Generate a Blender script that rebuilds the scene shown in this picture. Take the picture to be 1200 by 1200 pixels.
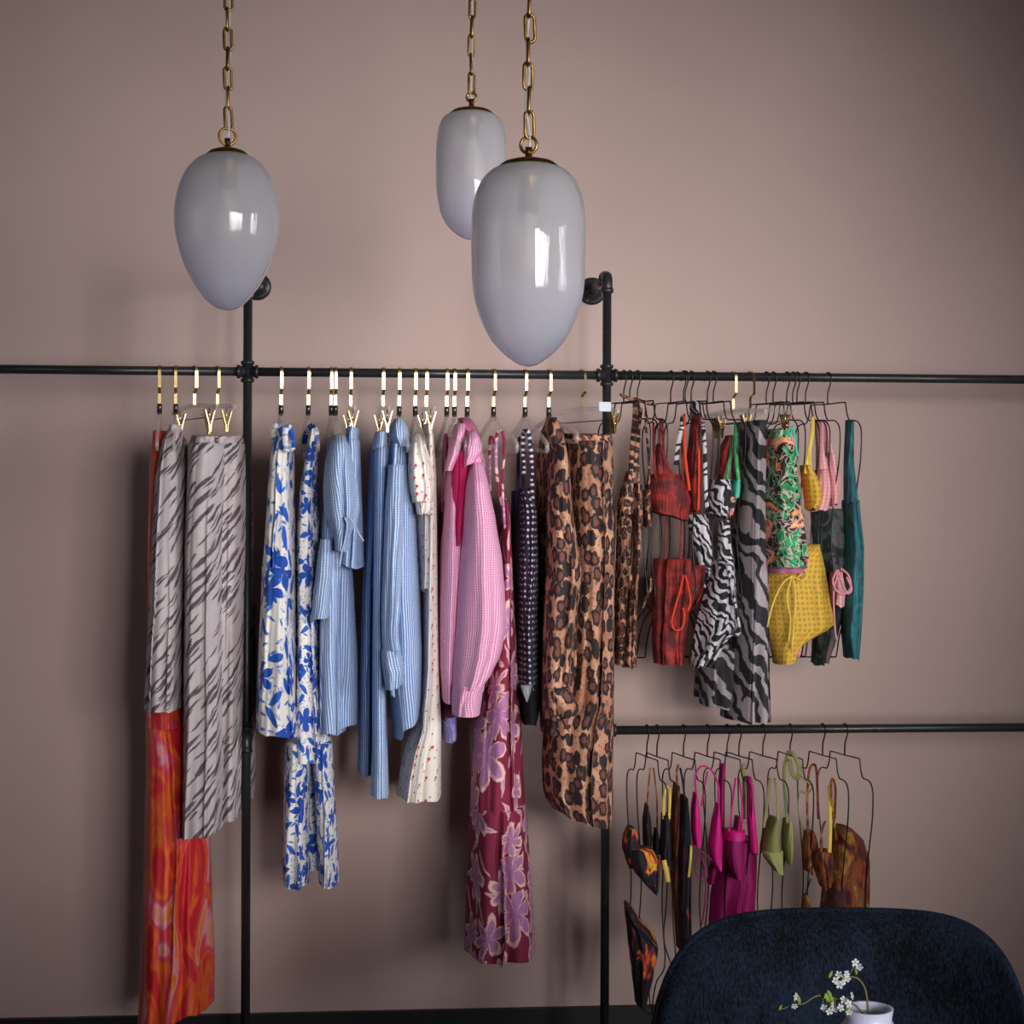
import bpy, bmesh, math, random
from mathutils import Vector, Matrix
for o in list(bpy.data.objects):
    bpy.data.objects.remove(o)
scn = bpy.context.scene
C = scn.collection
PI = math.pi

# ------------------------------------------------------------------ camera
FPX = 1900.0                      # focal length in pixels of a 1200 px frame
YAW, ROLL = math.radians(-4.56), math.radians(0.20)
CAM = Vector((0.0, -4.2, 1.5))
cam_d = bpy.data.cameras.new('camera'); cam = bpy.data.objects.new('camera', cam_d); C.objects.link(cam)
cam_d.sensor_width = 36; cam_d.lens = 36 * FPX / 1200; cam_d.clip_start = 0.05
CR = Matrix.Rotation(YAW, 3, 'Z') @ Matrix.Rotation(PI / 2, 3, 'X') @ Matrix.Rotation(ROLL, 3, 'Z')
cam.rotation_euler = CR.to_euler(); cam.location = CAM
scn.camera = cam

# ------------------------------------------------------------------ world, lights, exposure
w = bpy.data.worlds.new('world'); scn.world = w; w.use_nodes = True
w.node_tree.nodes['Background'].inputs[0].default_value = (0.55, 0.65, 0.8, 1)
w.node_tree.nodes['Background'].inputs[1].default_value = 0.4
def area(name, loc, target, sx, sy, power, col, spread=180):
    l = bpy.data.lights.new(name, 'AREA'); l.shape = 'RECTANGLE'; l.size = sx; l.size_y = sy
    l.energy = power; l.color = col; l.spread = math.radians(spread)
    o = bpy.data.objects.new(name, l); C.objects.link(o); o.location = loc
    o.rotation_euler = (Vector(target) - Vector(loc)).to_track_quat('-Z', 'Y').to_euler()
    return o
WIN = (0.7, 2.9, 0.95, 2.6)     # window opening in the street wall: x0, x1, z0, z1
YF = -5.6
PANES = [(WIN[0] + .06 + i * .72, WIN[0] + .06 + i * .72 + .64) for i in range(3)]
for px0, px1 in PANES:
    area('window_daylight', ((px0+px1)/2, YF+0.03, (WIN[2]+WIN[3])/2), (0.28, 0.3, 1.48), .60, 1.5, 5.7, (1.0, 0.975, 0.965), 41)
SW = (-3.65, -2.55, 1.15, 2.65)      # opening in the right wall: y0, y1, z0, z1
SLITS = [(SW[0] + .07 + i * .345, SW[0] + .07 + i * .345 + .275) for i in range(3)]
for q0, q1 in SLITS:
    area('side_window_daylight', (3.57, (q0+q1)/2, (SW[2]+SW[3])/2), (-0.6, 0.3, 1.6), .24, 1.35, 3.0, (0.93, 0.96, 1.0), 54)
LW = (-3.4, -1.4, 1.1, 2.7)          # added opening in the unseen left wall, made for the fill light
area('left_fill_light', (-3.16, (LW[0]+LW[1])/2, (LW[2]+LW[3])/2), (0, 0.1, 1.5), 1.9, 1.5, 3.6, (0.74, 0.86, 1.0), 105)  # added cool fill, out of view, lifts the shadows left of the garments
scn.view_settings.view_transform = 'Standard'; scn.view_settings.look = 'None'
scn.view_settings.exposure = 0.0; scn.view_settings.gamma = 1; scn.view_settings.use_curve_mapping = False

# ------------------------------------------------------------------ helpers
def P(px, py, Y):
    """point of the vertical plane y=Y that is seen at (px, py) of the 1200 px frame"""
    d = CR @ Vector(((px - 600) / FPX, (600 - py) / FPX, -1))
    t = (Y - CAM.y) / d.y
    return CAM + d * t
def lin(h):
    h = h.lstrip('#'); v = [int(h[i:i+2], 16) / 255 for i in (0, 2, 4)]
    return tuple([c / 12.92 if c <= .04045 else ((c + .055) / 1.055) ** 2.4 for c in v]) + (1,)

class T:
    """small material builder"""
    def __init__(s, name, rough=0.8, **kw):
        s.m = bpy.data.materials.new(name); s.m.use_nodes = True; s.nt = s.m.node_tree
        s.b = s.nt.nodes['Principled BSDF']; s.set('Roughness', rough)
        for k, v in kw.items(): s.set(k.replace('_', ' '), v)
    def set(s, k, v):
        i = s.b.inputs[k]
        if isinstance(v, bpy.types.NodeSocket): s.nt.links.new(v, i)
        else: i.default_value = v
    def node(s, typ, ins=(), **props):
        n = s.nt.nodes.new(typ)
        for k, v in props.items(): setattr(n, k, v)
        for k, v in dict(ins).items():
            if v is None: continue
            if isinstance(v, bpy.types.NodeSocket): s.nt.links.new(v, n.inputs[k])
            else: n.inputs[k].default_value = v
        return n
    def math(s, op, a, b=None, c=None):
        n = s.node('ShaderNodeMath', {0: a, 1: b, 2: c}, operation=op); return n.outputs[0]
    def vm(s, op, a, b=None):
        n = s.node('ShaderNodeVectorMath', {0: a, 1: b}, operation=op)
        return n.outputs['Value'] if op in ('LENGTH', 'DOT_PRODUCT', 'DISTANCE') else n.outputs[0]
    def mix(s, f, a, b):
        n = s.node('ShaderNodeMix', {0: f, 6: a, 7: b}, data_type='RGBA'); return n.outputs[2]
    def uv(s, sx=1, sy=1):
        u = s.node('ShaderNodeUVMap').outputs[0]
        return s.vm('MULTIPLY', u, (sx, sy, 1))
    def obj(s, sx=1, sy=1, sz=1):
        return s.vm('MULTIPLY', s.node('ShaderNodeTexCoord').outputs['Object'], (sx, sy, sz))
    def noise(s, v, scale=1, detail=3, rough=.5, dist=0):
        return s.node('ShaderNodeTexNoise', {'Vector': v, 'Scale': scale, 'Detail': detail, 'Roughness': rough, 'Distortion': dist})
    def warp(s, v, scale, amt):
        n = s.noise(v, scale, 3).outputs['Color']
        return s.vm('ADD', v, s.vm('MULTIPLY', s.vm('SUBTRACT', n, (.5, .5, .5)), (amt, amt, 0)))
    def voro(s, v, feature='F1', rnd=1.0):
        return s.node('ShaderNodeTexVoronoi', {'Vector': v, 'Scale': 1.0, 'Randomness': rnd}, voronoi_dimensions='2D', feature=feature)
    def ramp(s, f, stops, interp='LINEAR'):
        n = s.node('ShaderNodeValToRGB', {0: f}); r = n.color_ramp; r.interpolation = interp
        while len(r.elements) < len(stops): r.elements.new(.5)
        for e, (p, c) in zip(r.elements, stops):
            e.position = p; e.color = lin(c) if isinstance(c, str) else (c, c, c, 1)
        return n.outputs[0]
    def step(s, f, lo, hi):
        n = s.node('ShaderNodeMapRange', {0: f, 1: lo, 2: hi, 3: 0.0, 4: 1.0}); return n.outputs[0]
    def petals(s, v, n, R, rnd=.85):
        """signed height of a flower motif in every voronoi cell of the coordinates v"""
        vo = s.voro(v, rnd=rnd); d = s.vm('SUBTRACT', v, vo.outputs['Position'])
        sp = s.node('ShaderNodeSeparateXYZ', {0: d}); cs = s.node('ShaderNodeSeparateColor', {0: vo.outputs['Color']})
        ang = s.math('ADD', s.math('ARCTAN2', sp.outputs[1], sp.outputs[0]), s.math('MULTIPLY', cs.outputs[0], 6.283))
        r = s.vm('LENGTH', s.vm('MULTIPLY', d, (1, 1, 0)))
        lobe = s.math('POWER', s.math('ABSOLUTE', s.math('COSINE', s.math('MULTIPLY', ang, n / 2))), .7)
        rad = s.math('MULTIPLY', s.math('MULTIPLY_ADD', cs.outputs[1], .5, .65), R)
        return s.math('SUBTRACT', s.math('MULTIPLY', s.math('MULTIPLY_ADD', lobe, .78, .22), rad), r), cs
    def leaves(s, v, L, W, rnd=.9):
        vo = s.voro(v, rnd=rnd); d = s.vm('SUBTRACT', v, vo.outputs['Position'])
        cs = s.node('ShaderNodeSeparateColor', {0: vo.outputs['Color']})
        rot = s.node('ShaderNodeVectorRotate', {'Vector': d, 'Angle': s.math('MULTIPLY', cs.outputs[0], 6.283)}, rotation_type='Z_AXIS')
        sp = s.node('ShaderNodeSeparateXYZ', {0: rot.outputs[0]})
        t = s.math('DIVIDE', sp.outputs[0], L)
        return s.math('SUBTRACT', s.math('MULTIPLY', s.math('SUBTRACT', 1.0, s.math('MULTIPLY', t, t)), W), s.math('ABSOLUTE', sp.outputs[1]))
    def weave(s, strength=.25, scale=900, h=None):
        v = s.uv()
        f = s.noise(v, scale, 2).outputs[0]
        g = s.noise(v, 55, 3).outputs[0]
        hh = s.math('ADD', s.math('MULTIPLY', f, .25), s.math('MULTIPLY', g, .9))
        if h is not None: hh = s.math('ADD', hh, h)
        bp = s.node('ShaderNodeBump', {'Strength': strength, 'Distance': .004, 'Height': hh})
        s.set('Normal', bp.outputs[0]); return s
    def col(s, c):
        s.set('Base Color', lin(c) if isinstance(c, str) else c); return s

def plain(name, c, rough=.8, **kw): return T(name, rough, **kw).col(c).m
def cloth(name, c, strength=.25, rough=.85):
    t = T(name, rough); t.set('Specular IOR Level', .25)
    v = t.noise(t.uv(), 25, 3).outputs[0]
    t.col(t.mix(t.math('MULTIPLY', v, .35), lin(c), (lin(c)[0]*.45, lin(c)[1]*.4, lin(c)[2]*.4, 1)))
    return t.weave(strength).m

M = {}
# setting
t = T('pink_plaster', .92); v = t.obj(); n1 = t.noise(v, 1.3, 4).outputs[0]; n2 = t.noise(v, 160, 3).outputs[0]
t.col(t.mix(t.step(n1, .3, .7), lin('#b39a93'), lin('#bda49c')))
t.set('Normal', t.node('ShaderNodeBump', {'Strength': .12, 'Distance': .004, 'Height': t.math('ADD', n2, t.noise(v, 22, 3).outputs[0])}).outputs[0]); M['wall'] = t.m
M['side_wall'] = plain('off_white_plaster', '#d6cdc6', .9)
M['ceiling'] = plain('ceiling_paint', '#b5aaa3', .9)
t = T('dark_floorboards', .55); v = t.obj(1, 8, 1); t.col(t.mix(t.noise(v, 6, 4).outputs[0], lin('#0d0b0b'), lin('#221b18'))); M['floor'] = t.m
M['skirting'] = plain('black_skirting_paint', '#050506', .5)
M['frame'] = plain('window_frame_paint', '#d8d4cd', .5)
M['pane'] = plain('window_pane', '#dfe8ee', .05, Transmission_Weight=1.0)
t = T('black_pipe', .36, Metallic=.25); n = t.noise(t.obj(), 90, 4).outputs[0]
t.col(t.mix(n, lin('#1b1b1d'), lin('#39393b'))); t.set('Normal', t.node('ShaderNodeBump', {'Strength': .15, 'Distance': .002, 'Height': n}).outputs[0]); M['pipe'] = t.m
M['screw'] = plain('screw_steel', '#8c8782', .35, Metallic=1.0)
M['wire'] = plain('black_wire', '#141315', .38, Metallic=.3)
M['gold'] = plain('polished_gold', '#d9bf88', .27, Metallic=1.0)
t = T('aged_brass', .32, Metallic=1.0); t.col(t.mix(t.noise(t.obj(), 60, 3).outputs[0], lin('#6b4a22'), lin('#b08a4c'))); M['brass'] = t.m
M['dark_acrylic'] = plain('smoky_connector', '#2a211c', .15)
def clear_mat(name, c, a):
    t = T(name, .06); t.col(c); t.set('Alpha', a); t.set('Specular IOR Level', .8); return t.m
M['acrylic'] = clear_mat('clear_acrylic', '#d9cfca', .30)
M['cord'] = clear_mat('clear_cord', '#cfc6bd', .55)
# frosted glass: opal above, clearer lilac towards the tip
t = T('frosted_glass', .30); nt = t.nt
sep = t.node('ShaderNodeSeparateXYZ', {0: t.node('ShaderNodeTexCoord').outputs['UV']})
streak = t.noise(t.uv(26, 1.2), 1, 3).outputs[0]
gc = t.ramp(sep.outputs[1], [(0.0, '#cfd2ee'), (.18, '#dcdeee'), (.45, '#e3e1e8'), (1.0, '#cfcfd4')])
t.col(t.mix(t.math('MULTIPLY', streak, .3), gc, lin('#e2dfe2')))
t.set('Roughness', .5); t.set('Transmission Weight', .5); t.set('IOR', 1.06); t.set('Coat Weight', 1.0); t.set('Coat Roughness', .03); t.set('Coat IOR', 1.55)
swirl = t.node('ShaderNodeBump', {'Strength': .25, 'Distance': .003, 'Height': t.noise(t.uv(40, 2.0), 1, 2, .5, .6).outputs[0]}).outputs[0]; t.set('Coat Normal', swirl)
tr = t.node('ShaderNodeBsdfTranslucent', {0: gc}); mx = t.node('ShaderNodeMixShader', {0: .3})
tp = t.node('ShaderNodeBsdfTransparent', {0: (.92, .92, .97, 1)}); mx2 = t.node('ShaderNodeMixShader', {0: t.ramp(sep.outputs[1], [(0.0, .30), (.14, .08), (.3, .03), (.6, .02), (1.0, .02)])})
nt.links.new(t.b.outputs[0], mx.inputs[1]); nt.links.new(tr.outputs[0], mx.inputs[2])
nt.links.new(mx.outputs[0], mx2.inputs[1]); nt.links.new(tp.outputs[0], mx2.inputs[2])
nt.links.new(mx2.outputs[0], nt.nodes['Material Output'].inputs[0]); M['glass'] = t.m
M['ticket'] = plain('pale_plastic', '#a9b2ba', .4)
M['bulb'] = plain('bulb_glass', '#e9dccb', .3)

# cloth patterns (UV in metres)
def seersucker(name, a, b_, per=.0072, check=.35):
    t = T(name, .88); t.set('Specular IOR Level', .2); v = t.warp(t.uv(), 30, .004)
    sp = t.node('ShaderNodeSeparateXYZ', {0: v})
    su = t.math('SINE', t.math('MULTIPLY', sp.outputs[0], 6.283 / per)); sv = t.math('SINE', t.math('MULTIPLY', sp.outputs[1], 6.283 / (per * .8)))
    f = t.step(su, -.5, .7); f2 = t.step(sv, -.2, .8)
    c = t.mix(f, lin(a), lin(b_)); c = t.mix(t.math('MULTIPLY', f2, check), c, lin(a))
    t.col(c); return t.weave(.35, 700, t.math('ADD', t.math('MULTIPLY', f, .35), t.math('MULTIPLY', f2, .3))).m
M['blue_seersucker'] = seersucker('blue_seersucker', '#5878ae', '#ccd8ea')
M['blue_pale'] = seersucker('pale_blue_seersucker', '#6485b8', '#d6dfee', .0075, .3)
M['blue_shaded'] = seersucker('shaded_blue_seersucker', '#46649c', '#a9bcdd', .006, .3)  # darker copy of the blue stripe, with the rear leg's shade in its colour
M['pink_seersucker'] = seersucker('pink_seersucker', '#cf7fa8', '#f0c6da', .0072, .6)
M['pink_lining'] = cloth('crimson_pink_cloth', '#b01c58')
M['sheer_pink'] = cloth('sheer_mauve_pink', '#b8668a')

def blue_floral(name, k, keep):
    t = T(name, .85); v = t.warp(t.uv(), 28, .010)
    p1, c1 = t.petals(t.vm('MULTIPLY', v, (11*k, 11*k, 1)), 5, .50); l1 = t.leaves(t.vm('MULTIPLY', v, (19*k, 15*k, 1)), .50, .17)
    l2 = t.leaves(t.vm('ADD', t.vm('MULTIPLY', v, (36*k, 36*k, 1)), (7.3, 2.1, 0)), .5, .15); l3 = t.leaves(t.vm('ADD', t.vm('MULTIPLY', v, (60*k, 60*k, 1)), (1.3, 4.1, 0)), .45, .16)
    reg = t.step(t.noise(v, 11, 2).outputs[0], .45, .52); reg2 = t.math('SUBTRACT', 1.0, reg)
    c = t.mix(t.math('MULTIPLY', t.step(l3, 0, .03), t.math('MULTIPLY', reg2, .8)), lin('#e8e0d8'), lin('#5f8fcb'))
    c = t.mix(t.math('MULTIPLY', t.step(l2, 0, .03), reg), c, lin('#3a74c4'))
    c = t.mix(t.step(l1, 0, .03), c, lin('#1f58b4'))
    c = t.mix(t.math('MULTIPLY', t.step(p1, 0, .03), t.math('GREATER_THAN', c1.outputs[2], keep)), c, lin('#1a4aa6'))
    t.col(c); return t.weave().m
M['blue_floral'] = blue_floral('cobalt_leaf_print', .9, .5); M['blue_floral_small'] = blue_floral('small_blue_floral', 1.5, .3)

t = T('cherry_print', .85); v = t.uv(34, 34); vo = t.voro(v, rnd=.75); cs = t.node('ShaderNodeSeparateColor', {0: vo.outputs['Color']})
dot = t.math('MULTIPLY', t.math('LESS_THAN', vo.outputs['Distance'], .14), t.math('GREATER_THAN', cs.outputs[0], .55))
v2 = t.vm('ADD', v, (.12, .22, 0)); vo2 = t.voro(v2, rnd=.75); dk = t.math('MULTIPLY', t.math('LESS_THAN', vo2.outputs['Distance'], .09), .7)
c = t.mix(dk, lin('#e6dcd2'), lin('#4a4f45')); t.col(t.mix(dot, c, lin('#c93a48'))); M['cherry'] = t.weave().m

t = T('burgundy_floral', .8); v = t.warp(t.uv(), 34, .022)
p1, c1 = t.petals(t.vm('MULTIPLY', v, (8.5, 7.5, 1)), 6, .60, .8); l1 = t.leaves(t.vm('ADD', t.vm('MULTIPLY', v, (17, 15, 1)), (3, 5, 0)), .6, .12)
st = t.noise(t.vm('MULTIPLY', v, (90, 30, 1)), 1, 2).outputs[0]
mau = t.mix(st, lin('#8a4a86'), lin('#c58bb4'))
c = t.mix(t.step(l1, 0, .03), lin('#80183c'), lin('#d6a8a4')); c = t.mix(t.step(l1, .07, .1), c, mau)
c = t.mix(t.step(p1, 0, .03), c, lin('#e6b8ae')); t.col(t.mix(t.step(p1, .09, .14), c, mau)); M['burgundy_floral'] = t.weave().m

t = T('navy_polka', .8); vo = t.voro(t.uv(66, 66), rnd=.3); t.col(t.mix(t.math('LESS_THAN', vo.outputs['Distance'], .22), lin('#191930'), lin('#c9b6c6'))); M['navy_polka'] = t.weave().m
M['black_lace'] = cloth('black_lace', '#15131a'); M['navy_plain'] = cloth('navy_cloth', '#1b1c30'); M['grey_satin'] = plain('grey_satin', '#8f979c', .4)

def leopard(name, sc, base, mid, dark, orange):
    t = T(name, .8); v = t.warp(t.uv(), 60, .012)
    v = t.vm('MULTIPLY', v, (sc * 1.2, sc * .85, 1)); vo = t.voro(v, rnd=.8); cs = t.node('ShaderNodeSeparateColor', {0: vo.outputs['Color']})
    d = t.math('ADD', vo.outputs['Distance'], t.math('MULTIPLY', t.math('SUBTRACT', t.noise(v, 2.6, 2).outputs[0], .5), .42))
    rad = t.math('MULTIPLY_ADD', cs.outputs[1], .14, .43)
    blot = t.step(t.math('SUBTRACT', rad, d), 0, .06)
    inner = t.math('MULTIPLY', t.step(t.math('SUBTRACT', t.math('MULTIPLY', rad, .56), d), 0, .08), t.math('GREATER_THAN', cs.outputs[0], .3))
    v2 = t.vm('MULTIPLY', v, (2.3, 2.3, 1)); sm = t.math('MULTIPLY', t.math('LESS_THAN', t.voro(v2, rnd=1).outputs['Distance'], .2), .5)
    bc = t.mix(t.step(t.noise(t.uv(), 12, 3).outputs[0], .35, .65), lin(base), lin(mid)); c = t.mix(sm, bc, lin(dark))
    c = t.mix(blot, c, lin(dark)); c = t.mix(t.math('MULTIPLY', inner, .85), c, lin(orange)); t.col(c); return t.weave(.3).m
M['leopard'] = leopard('leopard_print', 29, '#c9967a', '#a06a50', '#25171b', '#744234')
M['leopard_fine'] = leopard('fine_leopard_print', 58, '#c28e72', '#96604a', '#160d10', '#6a3828')

def stripes(name, light, light2, dark):
    t = T(name, .82); v = t.warp(t.uv(), 14, .022); f = None
    rot = t.node('ShaderNodeVectorRotate', {'Vector': v, 'Angle': -.75}, rotation_type='Z_AXIS').outputs[0]
    for sx, sy, off, L, W, thr in ((11, 40, 0, .62, .24, .32), (19, 62, 5.3, .6, .18, .5)):
        q = t.warp(t.vm('ADD', t.vm('MULTIPLY', rot, (sx, sy, 1)), (off, off * .7, 0)), 1.2, .5)
        vo = t.voro(q, rnd=.9); d = t.vm('SUBTRACT', q, vo.outputs['Position']); sp = t.node('ShaderNodeSeparateXYZ', {0: d}); cs = t.node('ShaderNodeSeparateColor', {0: vo.outputs['Color']})
        k = t.math('DIVIDE', sp.outputs[0], L); m = t.math('SUBTRACT', t.math('MULTIPLY', t.math('SUBTRACT', 1.0, t.math('MULTIPLY', k, k)), W), t.math('ABSOLUTE', sp.outputs[1]))
        m = t.math('MULTIPLY', t.step(m, -.02, .08), t.math('GREATER_THAN', cs.outputs[0], thr)); f = m if f is None else t.math('MAXIMUM', f, m)
    c = t.mix(t.noise(t.uv(), 12, 3).outputs[0], lin(light), lin(light2)); t.col(t.mix(t.math('MULTIPLY', f, .9), c, lin(dark))); return t.weave(.3).m
M['tiger'] = stripes('mauve_tiger_print', '#cfc3c6', '#aa9a9a', '#3c2b31')
def zebra(name, light, dark, sc, dist):
    t = T(name, .8); v = t.uv(); wv = t.node('ShaderNodeTexWave', {'Vector': t.warp(v, 12, .09), 'Scale': sc, 'Distortion': dist, 'Detail': 1.5, 'Detail Scale': 1.2}, bands_direction='DIAGONAL')
    c = t.mix(t.step(wv.outputs[1], .46, .54), lin(dark), lin(light)); t.col(c); return t.weave(.25).m
M['zebra'] = zebra('zebra_print', '#9c9193', '#232127', 9.5, 7)
M['zebra_fine'] = zebra('fine_zebra_print', '#bdb7bc', '#141318', 21.0, 7)

def blotch(name, stops, sx, sy, dist=1.2, interp='LINEAR', detail=2.5, rough=.8):
    t = T(name, rough); n = t.noise(t.vm('ADD', t.uv(sx, sy), (random.Random(name).random() * 30, 4, 0)), 1, detail, .5, dist).outputs[0]
    t.col(t.ramp(n, stops, interp)); return t.weave(.2).m
M['red_silk'] = blotch('red_orange_silk', [(.28, '#b01226'), (.42, '#c81f2c'), (.47, '#e0661f'), (.51, '#d83a35'), (.55, '#cf3a5a'), (.59, '#d98a96'), (.65, '#e0801f'), (.72, '#c31a24')], 11, 5, .8, rough=.5)
M['tie_dye'] = blotch('black_orange_tie_dye', [(.30, '#0c0b10'), (.50, '#171019'), (.56, '#6a1c2c'), (.60, '#d5531f'), (.66, '#e0aa2c'), (.74, '#17121a')], 24, 13)
M['tie_dark'] = blotch('dark_tie_dye', [(.30, '#0a0a10'), (.54, '#15121c'), (.62, '#3a1026'), (.68, '#b2551c'), (.74, '#e0a92c')], 30, 9)
M['tie_rust'] = blotch('rust_tie_dye', [(.28, '#2a1414'), (.42, '#5a2216'), (.52, '#8e3e1a'), (.58, '#643a1c'), (.66, '#a67a2a'), (.76, '#5c1f18')], 24, 14)
t = T('tropical_floral', .8); v = t.uv(); z1 = t.noise(t.vm('ADD', v, (3.1, 1.7, 0)), 11, 2, .5, .8).outputs[0]; z2 = t.noise(t.warp(v, 20, .03), 46, 2, .5, .8).outputs[0]
zc_ = t.ramp(z1, [(.0, '#1b1617'), (.36, '#1d7a45'), (.43, '#2f9a66'), (.46, '#1b1617'), (.535, '#dd5a34'), (.56, '#f09a4e'), (.60, '#e7c08c'), (.62, '#d5456a'), (.655, '#1b1617'), (.70, '#27885a')], 'CONSTANT')
mk = t.math('LESS_THAN', t.math('ABSOLUTE', t.math('SUBTRACT', z2, .5)), .035); t.col(t.mix(t.math('MULTIPLY', mk, .75), zc_, lin('#cbb3a4'))); M['tropical'] = t.weave(.2).m
M['dark_tropical'] = blotch('dark_teal_tropical', [(.25, '#11181b'), (.44, '#1b2524'), (.52, '#3d5552'), (.58, '#6c4743'), (.64, '#1d5560'), (.74, '#141a1c')], 26, 18, 1.5)
M['teal'] = blotch('teal_cloth', [(.3, '#17333a'), (.55, '#24616b'), (.7, '#2b7f86')], 60, 16)
M['green'] = blotch('green_print', [(.3, '#1d6a33'), (.55, '#3fa35a'), (.7, '#5fc07a')], 40, 20)
M['aqua'] = cloth('aqua_cloth', '#4fb39a'); M['olive'] = cloth('olive_cloth', '#85854f'); M['olive_pale'] = cloth('pale_olive_cloth', '#98985f')
M['mauve_hem'] = blotch('lilac_print', [(.35, '#5c68b8'), (.5, '#8f86c8'), (.65, '#b7a4d6')], 60, 60); M['plum'] = cloth('plum_cloth', '#5e2246')
t = T('red_ribbed', .78); sp = t.node('ShaderNodeSeparateXYZ', {0: t.warp(t.uv(), 30, .006)}); sr = t.math('SINE', t.math('MULTIPLY', sp.outputs[0], 700)); s2 = t.math('SINE', t.math('MULTIPLY', sp.outputs[1], 900))
t.col(t.mix(t.step(t.noise(t.uv(), 30, 2).outputs[0], .4, .65), lin('#4e0a10'), lin('#93221a'))); M['red'] = t.weave(.5, 600, t.math('ADD', t.math('MULTIPLY', sr, .12), t.math('MULTIPLY', s2, .08))).m
M['orange_cord'] = cloth('orange_red_cord', '#d6442a')
t = T('yellow_spots', .78); vo = t.voro(t.uv(75, 75), rnd=.25); t.col(t.mix(t.math('MULTIPLY', t.step(vo.outputs['Distance'], .4, .25), .8), lin('#cda43a'), lin('#a57a20'))); M['yellow'] = t.weave(.35).m
M['yellow_cord'] = cloth('pale_yellow_cord', '#e2c25a')
M['pink_check'] = seersucker('salmon_pink_check', '#cc868a', '#e4b0b0', .012, .5); M['pink_cord'] = cloth('pink_cord', '#dc8f98')
M['magenta'] = cloth('magenta_cloth', '#c81878', .2, .55); M['magenta_deep'] = cloth('deep_magenta_cloth', '#8c1259', .3, .6)
t = T('navy_velvet', .9); n = t.math('ADD', t.math('MULTIPLY', t.noise(t.obj(90, 90, 40), 3, 4).outputs[0], .6), t.math('MULTIPLY', t.noise(t.obj(9, 9, 7), 1, 3).outputs[0], .5)); t.col(t.mix(t.step(n, .46, .68), lin('#030407'), lin('#182233')))
t.set('Specular IOR Level', .12); t.set('Sheen Weight', .03); t.set('Sheen Roughness', .4); t.set('Sheen Tint', lin('#6f86a8'))
t.set('Normal', t.node('ShaderNodeBump', {'Strength': .5, 'Distance': .006, 'Height': t.noise(t.obj(140, 140, 50), 3, 3).outputs[0]}).outputs[0]); M['velvet'] = t.m
M['dark_leg'] = plain('black_metal_leg', '#121214', .4, Metallic=.5)
t = T('dark_table_wood', .45); t.col(t.mix(t.noise(t.obj(3, 40, 3), 2, 4).outputs[0], lin('#1b110c'), lin('#2d1d13'))); M['table'] = t.m
M['ceramic'] = plain('lilac_white_ceramic', '#c9cbe4', .3); M['petal'] = plain('white_petal', '#c6c4cc', .6); M['stem'] = plain('branch_bark', '#6d6138', .8); M['bud'] = plain('green_bud', '#748f38', .6)

# ------------------------------------------------------------------ objects
def new_obj(name, verts, faces, mat, parent=None, uvs=None, smooth=True):
    me = bpy.data.meshes.new(name)
    off = Vector((0, 0, 0))
    if parent is not None: off = WORLD[parent]
    else:
        xs = [v[0] for v in verts]; ys = [v[1] for v in verts]; zs = [v[2] for v in verts]
        off = Vector(((min(xs)+max(xs))/2, (min(ys)+max(ys))/2, min(zs)))
    me.from_pydata([Vector(v) - off for v in verts], [], faces)
    if uvs is not None:
        l = me.uv_layers.new(name='UVMap')
        flat = []
        for f in faces:
            for i in f: flat.extend(uvs[i])
        l.data.foreach_set('uv', flat)
    if smooth: me.polygons.foreach_set('use_smooth', [True] * len(me.polygons))
    if mat is not None: me.materials.append(mat)
    me.update()
    o = bpy.data.objects.new(name, me); C.objects.link(o)
    if parent is not None: o.parent = parent
    else: o.location = off
    WORLD[o] = off
    return o
WORLD = {}
def thing(name, label, cat, loc, group=None):
    o = bpy.data.objects.new(name, None); C.objects.link(o); o.empty_display_size = .05
    o.location = loc; WORLD[o] = Vector(loc); return tag(o, label, cat, group)
def tag(o, label, cat, group=None):
    o['label'] = label; o['category'] = cat
    if group: o['group'] = group
    return o
def struct(o): o['kind'] = 'structure'; return o
def box_vf(x0, x1, y0, y1, z0, z1):
    v = [(x, y, z) for x in (x0, x1) for y in (y0, y1) for z in (z0, z1)]
    f = [(0, 1, 3, 2), (4, 6, 7, 5), (0, 4, 5, 1), (2, 3, 7, 6), (0, 2, 6, 4), (1, 5, 7, 3)]
    return v, f
def boxes(name, bs, mat, parent=None):
    V, F = [], []
    for b in bs:
        v, f = box_vf(*b); F += [tuple(i + len(V) for i in q) for q in f]; V += v
    return new_obj(name, V, F, mat, parent, smooth=False)
def catmull(pts, n, closed=False):
    pts = [Vector(p) for p in pts]; out = []; m = len(pts)
    segs = m if closed else m - 1
    for i in range(segs):
        p1, p2 = pts[i], pts[(i+1) % m]
        p0 = pts[(i-1) % m] if closed or i > 0 else p1 * 2 - p2
        p3 = pts[(i+2) % m] if closed or i + 2 < m else p2 * 2 - p1
        for k in range(n):
            s = k / n
            out.append(.5 * ((2*p1) + (p2-p0)*s + (2*p0-5*p1+4*p2-p3)*s*s + (3*p1-p0-3*p2+p3)*s*s*s))
    if not closed: out.append(pts[-1])
    return out
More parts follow.
